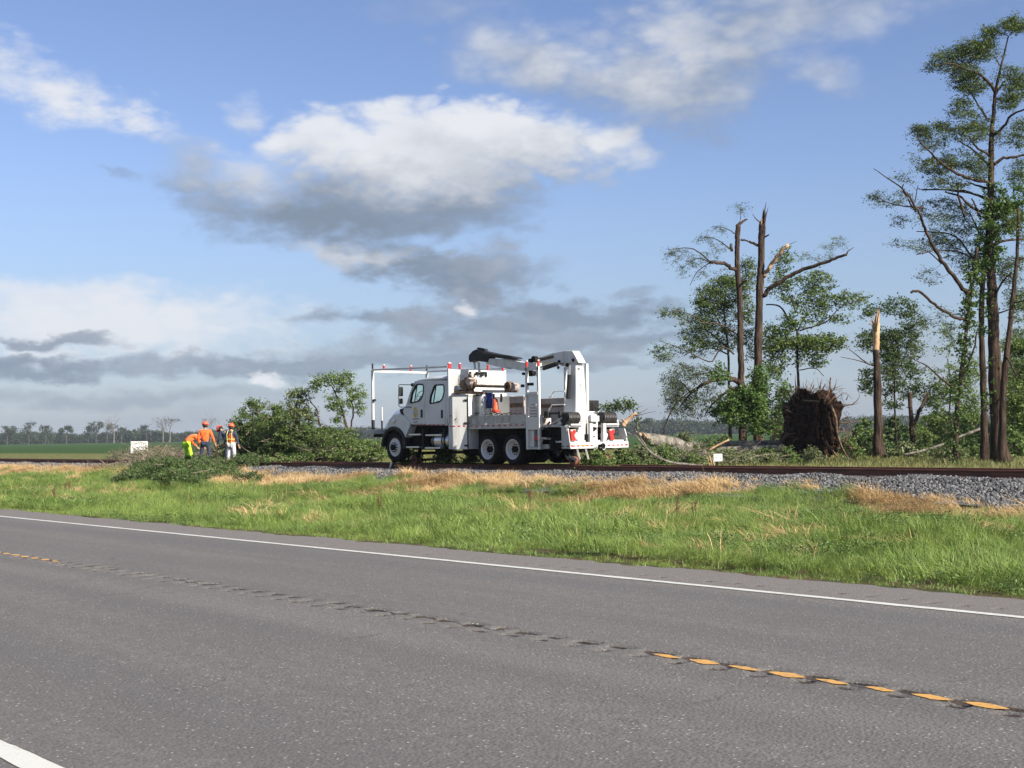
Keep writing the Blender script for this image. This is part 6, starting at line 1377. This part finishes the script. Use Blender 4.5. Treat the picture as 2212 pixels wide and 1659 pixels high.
for ya, yb, side_ in ((29.72, 30.26, 0), (31.40, 32.02, 1)):
    zc = 1.98; rc = .20
    for k in range(8):
        y = ya+(yb-ya)*(k+.5)/8; Q = [(XR-.28+rc*cos(a), y+.03*sin(a*1.0), zc+rc*.95*sin(a)) for a in np.linspace(0, 2*pi, 21)]
        MB().tube(Q, .034, 8, cap=False).build('hose_coil', M['hose'], TK, smooth=True)
    MB().cyl((XR-.28, ya, zc), (XR-.28, yb, zc), .15, 14).build('hose_reel', M['black'], TK)
    MB().box((XR-.5, ya-.02, 1.68), (XR-.06, yb+.05, 1.73)).build('reel_tray', M['white'], TK, bevel=.01)
    MB().tube([(XR-.1, ya+.05, 1.73), (XR-.02, ya+.02, 1.76), (XR-.02, yb, 1.76), (XR-.1, yb+.03, 1.9)], .035, 8).build('reel_guard', M['white'], TK)
    # red clamp with its bucket
    yc = ya+.18+(.18 if side_ else 0)
    MB().prism([(yc-.14, 1.60), (yc-.02, 1.52), (yc+.1, 1.60), (yc+.14, 1.5), (yc+.06, 1.42), (yc+.14, 1.24), (yc-.06, 1.24), (yc-.1, 1.42)], XR-.14, XR-.08, 'x').build('red_clamp', M['red'], TK)
    MB().lathe([(0, 1.25), (.12, 1.25), (.14, 1.44), (.06, 1.52), (0, 1.52)], (XR-.22, yc+(.22 if not side_ else -.26), 0), 'z', 14).build('bucket', M['white'], TK, smooth=True)
    MB().cyl((XR-.2, yc-.1, 1.54), (XR-.2, yc+.2, 1.58), .05, 10).build('clamp_rod', M['grime'], TK)
q = onY(c2(815, 962), 29.75); MB().box((q[0], 29.75, 1.72), (q[0]+.3, 30.0, 1.98)).build('junction_box', M['white'], TK, bevel=.01)
for px, py in ((908, 1055), (925, 1098)):
    c = onY(c2(px, py), YN-.01); MB().lathe([(0, c[0]+.05), (.06, c[0]+.05), (.06, c[0])], (0, YN+.02, c[2]), 'x', 14).build('work_light', M['chrome'], TK)
for px, w_ in ((700, .22), (860, .12)):
    c = onY(c2(px, 910), 29.85); MB().cbox(c, (w_, .2, .24)).build('winch_motor', M['black'], TK, bevel=.03)
MB().tube([onY(c2(700, 895), 29.85), onY(c2(860, 895), 29.85)], .04, 8).build('winch_shaft', M['black'], TK)
q = onY(c2(640, 990), 29.95); MB().lathe([(0, q[1]-.1), (.17, q[1]-.1), (.17, q[1]+.12), (0, q[1]+.12)], (q[0], 0, q[2]), 'y', 18).build('reel', M['tan'], TK)
MB().box((-31.45, YN+.22, .92), (-30.55, YF-.22, 1.68)).build('shaded_machinery', M['chassis'], TK, bevel=.03)  # black block stands for inner machinery and the shade around it
rg = random.Random(9); mb = MB()
for k in range(34):
    x = rg.uniform(-31.5, -30.5); z = rg.uniform(.75, 1.9); y = YN+rg.uniform(.05, .2); L = rg.uniform(.1, .4); a = rg.uniform(-1.2, 1.2)
    mb.tube([(x, y, z), (x+L*cos(a), y+rg.uniform(-.04, .1), z+L*sin(a))], rg.uniform(.015, .04), 6)
mb.build('hydraulic_hoses', M['chassis'], TK)
for p, q in (((600, 1190), (690, 1195)), ((690, 1060), (880, 950)), ((600, 1300), (640, 1200))):
    MB().bar(onY(c2(*p), YN+.05), onY(c2(*q), YN+.05), .07, .05).build('bracket', M['grime'], TK)
MB().box((XR, 30.98, 1.0), (XR+.16, 31.12, 1.10)).build('hitch', M['chassis'], TK, bevel=.02); MB().lathe([(.04, XR+.14), (.09, XR+.14), (.09, XR+.2), (.04, XR+.2)], (0, 31.05, 1.05), 'x', 14).build('hitch_jaw', M['chassis'], TK)
for y in (30.85, 31.25): MB().tube([(XR+.02+.02*sin(a), y+.06*cos(a), .98+.07*sin(a)) for a in np.linspace(0, 6.28, 15)], .016, 6).build('tow_ring', M['white'], TK)
# rail guide wheels
def guide(x, label_y, dx=1):
    for y in (30.2, 31.7):
        g_ = MB().lathe([(0, y-.09), (.15, y-.09), (.155, y+.05), (.19, y+.055), (.19, y+.09), (0, y+.09)], (x, 0, .41+.155), 'y', 24).build('guide_wheel', M['rail'], TK)
        MB().bar((x, y, .56), (x-.35*dx, y, 1.1), .10, .10).build('guide_arm', M['chassis'], TK)
        MB().cyl((x-.1, y-.12, .72), (x+.2*dx, y-.12, .60), .045, 10).build('guide_cylinder', M['chrome'], TK)
    MB().cyl((x, 30.1, .56), (x, 31.8, .56), .05, 10).build('guide_axle', M['chassis'], TK)
guide(-30.45, 0); guide(-39.0, 0, -1)
for y in (30.05, 30.45): 
    MB().bar((XR-.05, y, .95), (XR+.02, y+.05, .62), .07, .05).build('guide_bracket', M['grime'], TK)
MB().box((XR-.4, 30.3, .84), (XR-.1, 31.4, .92)).build('tow_bar', M['chassis'], TK)
q = onY(c1(335, 1512), 29.98); MB().bar(q+[-.06, 0, -.12], q+[.08, 0, .12], .12, .10).build('rail_sweep', M['chrome'], TK)
MB().bar((-40.6, 30.0, 1.5), (-40.6, 30.0, .95), .06, .06, (1, 0, 0)).build('front_leg', M['chassis'], TK)

# ------------------------------------------------------------------ signs
sg_c = onX(cs(322, 632), -68.0); XS_ = -68.0
a = onX(cs(185, 540), XS_); b2 = onX(cs(460, 726), XS_)
sg = thing('trackside_sign', (XS_, sg_c[1], 0), 'white sign reading SWITCH CONTROL sticking out of the wilted brush', 'sign')
yc, zc = (a[1]+b2[1])/2, (a[2]+b2[2])/2; w_, h_ = abs(b2[1]-a[1]), abs(a[2]-b2[2])
MB().box((XS_-.02, yc-w_/2, zc-h_/2), (XS_, yc+w_/2, zc+h_/2)).build('sign_panel', M['white'], sg, bevel=.01)
MB().bar((XS_-.05, yc, -.1), (XS_-.05, yc, zc+h_/2), .06, .06, (1, 0, 0)).build('sign_post', M['lettering'], sg)
for s_, dz, sz in (('SWITCH', .30, .30), ('CONTROL', -.02, .27), ('# 1203', -.33, .26)):
    text_obj(s_, sz*h_, (XS_+.004, yc, zc+dz*h_), (0, 1, 0), (0, 0, 1), M['lettering'], sg, 'lettering', .008*h_)
X2 = -33.4
p2_ = crop(2230, 1400, 16.59)
zz = onX(p2_(900, 1000), X2)
X2 = -28.6; a = onX(p2_(740, 780), X2); b2 = onX(p2_(1210, 1160), X2)
s2 = thing('small_sign', (X2, (a[1]+b2[1])/2, 0), 'small white sign with faded red print beside the orange splintered branch', 'sign')
MB().box((X2-.02, a[1], b2[2]), (X2, b2[1], a[2])).build('sign_panel', M['white'], s2, bevel=.006)
M['faded'] = surf('faded_red_print', (.55, .22, .22), None, 9, .6)
yc = (a[1]+b2[1])/2; zc = (a[2]+b2[2])/2; hh_ = a[2]-b2[2]
for k, (dz, u0, u1) in enumerate(((.22, -.38, .38), (-.02, -.36, .1), (-.12, .18, .4))):
    n_k = 6
    for j in range(n_k):
        w_ = b2[1]-a[1]; ya = yc+w_*(u0+(u1-u0)*(j+.1)/n_k); yb = yc+w_*(u0+(u1-u0)*(j+.8)/n_k)
        MB().box((X2+.001, ya, zc+dz*hh_-.02), (X2+.003, yb, zc+dz*hh_+.02)).build('faded_print', M['faded'], s2)
MB().bar((X2-.04, yc, -.1), (X2-.04, yc, zc), .05, .05, (1, 0, 0)).build('sign_post', M['bark'], s2)

# ------------------------------------------------------------------ people
def skinned(name, pts, edges, rad, mt, parent, T, root=0, sub=2):
    me = bpy.data.meshes.new(name); me.from_pydata([tuple(T@Vector(p)) for p in pts], edges, []); me.update()
    ob = bpy.data.objects.new(name, me); COL.objects.link(ob)
    sk = ob.modifiers.new('skin', 'SKIN'); ob.modifiers.new('sub', 'SUBSURF').levels = sub
    ob.modifiers['sub'].render_levels = sub
    if not me.skin_vertices: 
        bpy.context.view_layer.objects.active = ob; me.attributes  # layer made by the modifier
    sv = me.skin_vertices[0].data
    for i, r in enumerate(rad): sv[i].radius = (r, r) if np.isscalar(r) else r
    sv[root].use_root = True
    dg = bpy.context.evaluated_depsgraph_get(); dg.update(); m2 = bpy.data.meshes.new_from_object(ob.evaluated_get(dg))
    bpy.data.objects.remove(ob); V = np.array([v.co[:] for v in m2.vertices]); F = [tuple(p.vertices) for p in m2.polygons]
    return MB().add(V, F).build(name, mt, parent, smooth=True)
def person(px, py, Y, ang, J, label, top, legs, scale=1.08, sleeves=None, vest=False, helmet='helmet', gloves='glove'):
    f = onY(cs(px, py), Y); f[2] = float(gz(Y))+.06 if Y < 30 else .24
    R3 = Matrix.Translation(Vector(f)) @ Matrix.Rotation(ang, 4, 'Z') @ Matrix.Scale(scale, 4)
    T = R3; p = thing('person', tuple(f), label, 'person', None)
    g_ = lambda k: J[k]
    names = ['pelvis', 'belly', 'chest', 'neck', 'head', 'shl', 'ell', 'wrl', 'shr', 'elr', 'wrr', 'hpl', 'knl', 'anl', 'tol', 'hpr', 'knr', 'anr', 'tor']
    ed = [(0, 1), (1, 2), (2, 3), (3, 4), (2, 5), (5, 6), (6, 7), (2, 8), (8, 9), (9, 10), (0, 11), (11, 12), (12, 13), (13, 14), (0, 15), (15, 16), (16, 17), (17, 18)]
    rad = [.12, .115, .13, .055, .095, .06, .045, .032, .06, .045, .032, .085, .058, .04, .035, .085, .058, .04, .035]
    P = [g_(n) for n in names]; hands = []
    E2 = list(ed); rd = list(rad)
    for wi, ei, sd_ in ((7, 6, -1), (10, 9, 1)):
        w = Vector(P[wi]); d = (w-Vector(P[ei])).normalized(); s = d.cross(Vector((0, 1, 0))).normalized() if abs(d.y) < .9 else d.cross(Vector((1, 0, 0))).normalized(); t = d.cross(s)
        P.append(tuple(w+d*.06)); pi_ = len(P)-1; rd.append(.034); E2.append((wi, pi_))
        for k in range(4):
            a = w+d*.095+t*(k-1.5)*.021; b_ = a+d*(.04+.008*(1.5-abs(k-1.5)))+s*.012; c_ = b_+d*.028+s*.022
            i0 = len(P); P += [tuple(a), tuple(b_), tuple(c_)]; rd += [.011, .010, .008]; E2 += [(pi_, i0), (i0, i0+1), (i0+1, i0+2)]
        a = w+d*.04+t*.038; b_ = a+d*.035+t*.02+s*.01; i0 = len(P); P += [tuple(a), tuple(b_)]; rd += [.012, .010]; E2 += [(pi_, i0), (i0, i0+1)]
    skinned('body', P, E2, rd, M['skin'], p, T)
    hd = Vector(g_('head')); nk = Vector(g_('neck')); hdv = (hd-nk).normalized(); fv = Vector(J.get('face', (0, 1, 0))).normalized()
    sv_ = hdv.cross(fv).normalized(); fv = sv_.cross(hdv).normalized()
    Hm = Matrix((sv_, fv, hdv)).transposed().to_4x4(); Hm.translation = hd
    HM = T @ Hm
    def hpart(name, mb, mt, **k):
        mb.v = [np.array([(HM @ Vector(v))[:] for v in a]) for a in mb.v]; return mb.build(name, M[mt], p, **k)
    # helmet shell, brim, hair, nose, ears, eyes
    hpart('hard_hat', MB().lathe([(.0, .175), (.05, .168), (.10, .13), (.125, .075), (.132, .03), (.128, .028)], (0, 0, 0), 'z', 20), helmet, smooth=True)
    hpart('hat_brim', MB().prism([(.14*cos(a)*(1.0), .15*sin(a)+(.045 if sin(a) > 0 else 0)) for a in np.linspace(0, 6.0, 18)], .022, .034, 'z'), helmet)
    hpart('hair', MB().lathe([(.09, .04), (.105, .02), (.10, -.05), (.07, -.09)], (0, -.02, 0), 'z', 16), 'hair')
    fm = MB(); fm.tube([(0, .092, .0), (0, .125, -.035), (0, .098, -.045)], [.012, .016, .01], 6); fm.tube([(-.1, 0, .01), (-.108, -.01, -.03)], .016, 6); fm.tube([(.1, 0, .01), (.108, -.01, -.03)], .016, 6)
    hpart('face', fm, 'skin')
    em = MB(); em.cbox((-.034, .092, .0), (.02, .012, .01)); em.cbox((.034, .092, 0), (.02, .012, .01)); em.cbox((0, .097, -.065), (.045, .01, .008)); hpart('eyes_and_mouth', em, 'hair')
    # jacket: torso and sleeves
    Q = [g_('pelvis'), g_('belly'), g_('chest'), tuple(Vector(g_('chest')).lerp(Vector(g_('neck')), .55)), g_('shl'), g_('ell'), tuple(Vector(g_('ell')).lerp(Vector(g_('wrl')), .92)), g_('shr'), g_('elr'), tuple(Vector(g_('elr')).lerp(Vector(g_('wrr')), .92))]
    skinned('jacket', Q, [(0, 1), (1, 2), (2, 3), (2, 4), (4, 5), (5, 6), (2, 7), (7, 8), (8, 9)], [(.175, .14), (.18, .15), (.19, .15), .10, .088, .066, .05, .088, .066, .05], M[sleeves or top], p, T)
    if vest:
        skinned('safety_vest', Q[:4]+[tuple(Vector(Q[2]).lerp(Vector(Q[4]), .75)), tuple(Vector(Q[2]).lerp(Vector(Q[7]), .75))], [(0, 1), (1, 2), (2, 3), (2, 4), (2, 5)], [(.195, .16), (.19, .16), (.20, .16), .11, .10, .10], M[top], p, T)
        sm = MB(); c = Vector(g_('belly'))
        ring = [(.197*cos(a), c.y+.165*sin(a), c.z+.02) for a in np.linspace(0, 2*pi, 25)]
        sm.tube(ring, .014, 6, cap=False)
        for s__ in (-1, 1): sm.tube([(s__*.10, c.y-.17, c.z+.0), (s__*.11, -.175, g_('chest')[2]), (s__*.10, -.10, g_('chest')[2]+.13), (s__*.1, .0, g_('chest')[2]+.16)], .012, 6); sm.tube([(s__*.10, c.y-.175, c.z-.02), (s__*.09, c.y-.17, c.z-.19)], .011, 6)
        sm.v = [np.array([(T @ Vector(v))[:] for v in a]) for a in sm.v]; sm.build('reflective_stripes', M['reflect'], p)
    Q = [g_('pelvis'), g_('hpl'), g_('knl'), tuple(Vector(g_('knl')).lerp(Vector(g_('anl')), .93)), g_('hpr'), g_('knr'), tuple(Vector(g_('knr')).lerp(Vector(g_('anr')), .93))]
    skinned('trousers', Q, [(0, 1), (1, 2), (2, 3), (0, 4), (4, 5), (5, 6)], [(.165, .135), .112, .085, .075, .112, .085, .075], M[legs], p, T)
    for s__ in ('l', 'r'):
        an, to = Vector(g_('an'+s__)), Vector(g_('to'+s__)); skinned('boot', [tuple(an+Vector((0, 0, .08))), tuple(an), tuple(to)], [(0, 1), (1, 2)], [.055, .058, .045], M['boot'], p, T)
    return p
STAND = dict(pelvis=(0, 0, .97), belly=(0, .01, 1.13), chest=(0, .0, 1.36), neck=(0, .0, 1.53), head=(0, .02, 1.66), shl=(-.19, 0, 1.44), ell=(-.27, -.02, 1.17), wrl=(-.29, .07, .93), shr=(.19, 0, 1.44), elr=(.27, -.02, 1.17), wrr=(.30, .07, .92),
             hpl=(-.10, 0, .92), knl=(-.13, .03, .50), anl=(-.15, -.03, .09), tol=(-.17, .12, .045), hpr=(.10, 0, .92), knr=(.13, .03, .50), anr=(.15, -.03, .09), tor=(.17, .12, .045))
def pose(**k): d = dict(STAND); d.update(k); return d
away = YAW - 0  # turn local +y into the view direction
BEND = pose(pelvis=(0, -.05, .95), belly=(0, .09, 1.11), chest=(.0, .28, 1.27), neck=(0, .42, 1.30), head=(0, .53, 1.24), face=(0, .5, -1), shl=(-.19, .30, 1.24), ell=(-.26, .40, .98), wrl=(-.18, .58, .80), shr=(.19, .30, 1.24), elr=(.25, .46, .98), wrr=(.20, .66, .80), knl=(-.16, .08, .50), anl=(-.2, .0, .09), tol=(-.22, .15, .045), knr=(.16, .10, .50), anr=(.2, .02, .09), tor=(.22, .17, .045))
person(1085, 850, 29.0, away+radians(-40), BEND, 'worker in orange top and lime green trousers bent over the brush', 'hivis', 'lime', scale=1.12)
person(1380, 850, 29.0, away+radians(6), pose(knl=(-.17, .02, .5), anl=(-.21, -.03, .09), tol=(-.23, .12, .045), knr=(.17, .02, .5), anr=(.21, -.03, .09), tor=(.23, .12, .045), elr=(.30, .03, 1.17), wrr=(.36, .1, .95)), 'worker in orange sweatshirt and dark jeans standing with his back to the road', 'hivis', 'navy', scale=1.13)
person(1795, 825, 28.9, away+radians(-8), pose(), 'worker in striped orange vest over dark sleeves and pale trousers', 'hivis', 'trouser', scale=1.06, sleeves='navy', vest=True)
person(1760, 825, 30.6, away+radians(62), pose(pelvis=(0, -.03, .95), belly=(0, .08, 1.14), chest=(0, .27, 1.33), neck=(0, .42, 1.45), head=(0, .53, 1.53), face=(0, 1, -.5), shl=(-.18, .3, 1.36), ell=(-.24, .34, 1.08), wrl=(-.18, .48, .88), shr=(.18, .3, 1.36), elr=(.24, .36, 1.08), wrr=(.18, .5, .88)),
       'worker in dark clothes leaning left behind the one in the striped vest', 'navy', 'navy', scale=1.12)

# ------------------------------------------------------------------ air
hz_b = MB().box((-4300, -450, -1.8), (3300, 4300, 23.5)); hm = bpy.data.materials.new('haze'); hm.use_nodes = True; ht = hm.node_tree; ht.nodes.clear()
pv = ht.nodes.new('ShaderNodeVolumePrincipled'); pv.inputs['Density'].default_value = .00013; pv.inputs['Color'].default_value = (.80, .88, 1.0, 1); pv.inputs['Anisotropy'].default_value = .2
ho = ht.nodes.new('ShaderNodeOutputMaterial'); ht.links.new(pv.outputs[0], ho.inputs['Volume'])
tag(hz_b.build('haze', hm), 'thin pale air over the whole plain', 'haze', kind='stuff')
for o_ in list(bpy.data.objects):
    if '_o' in o_: del o_['_o']
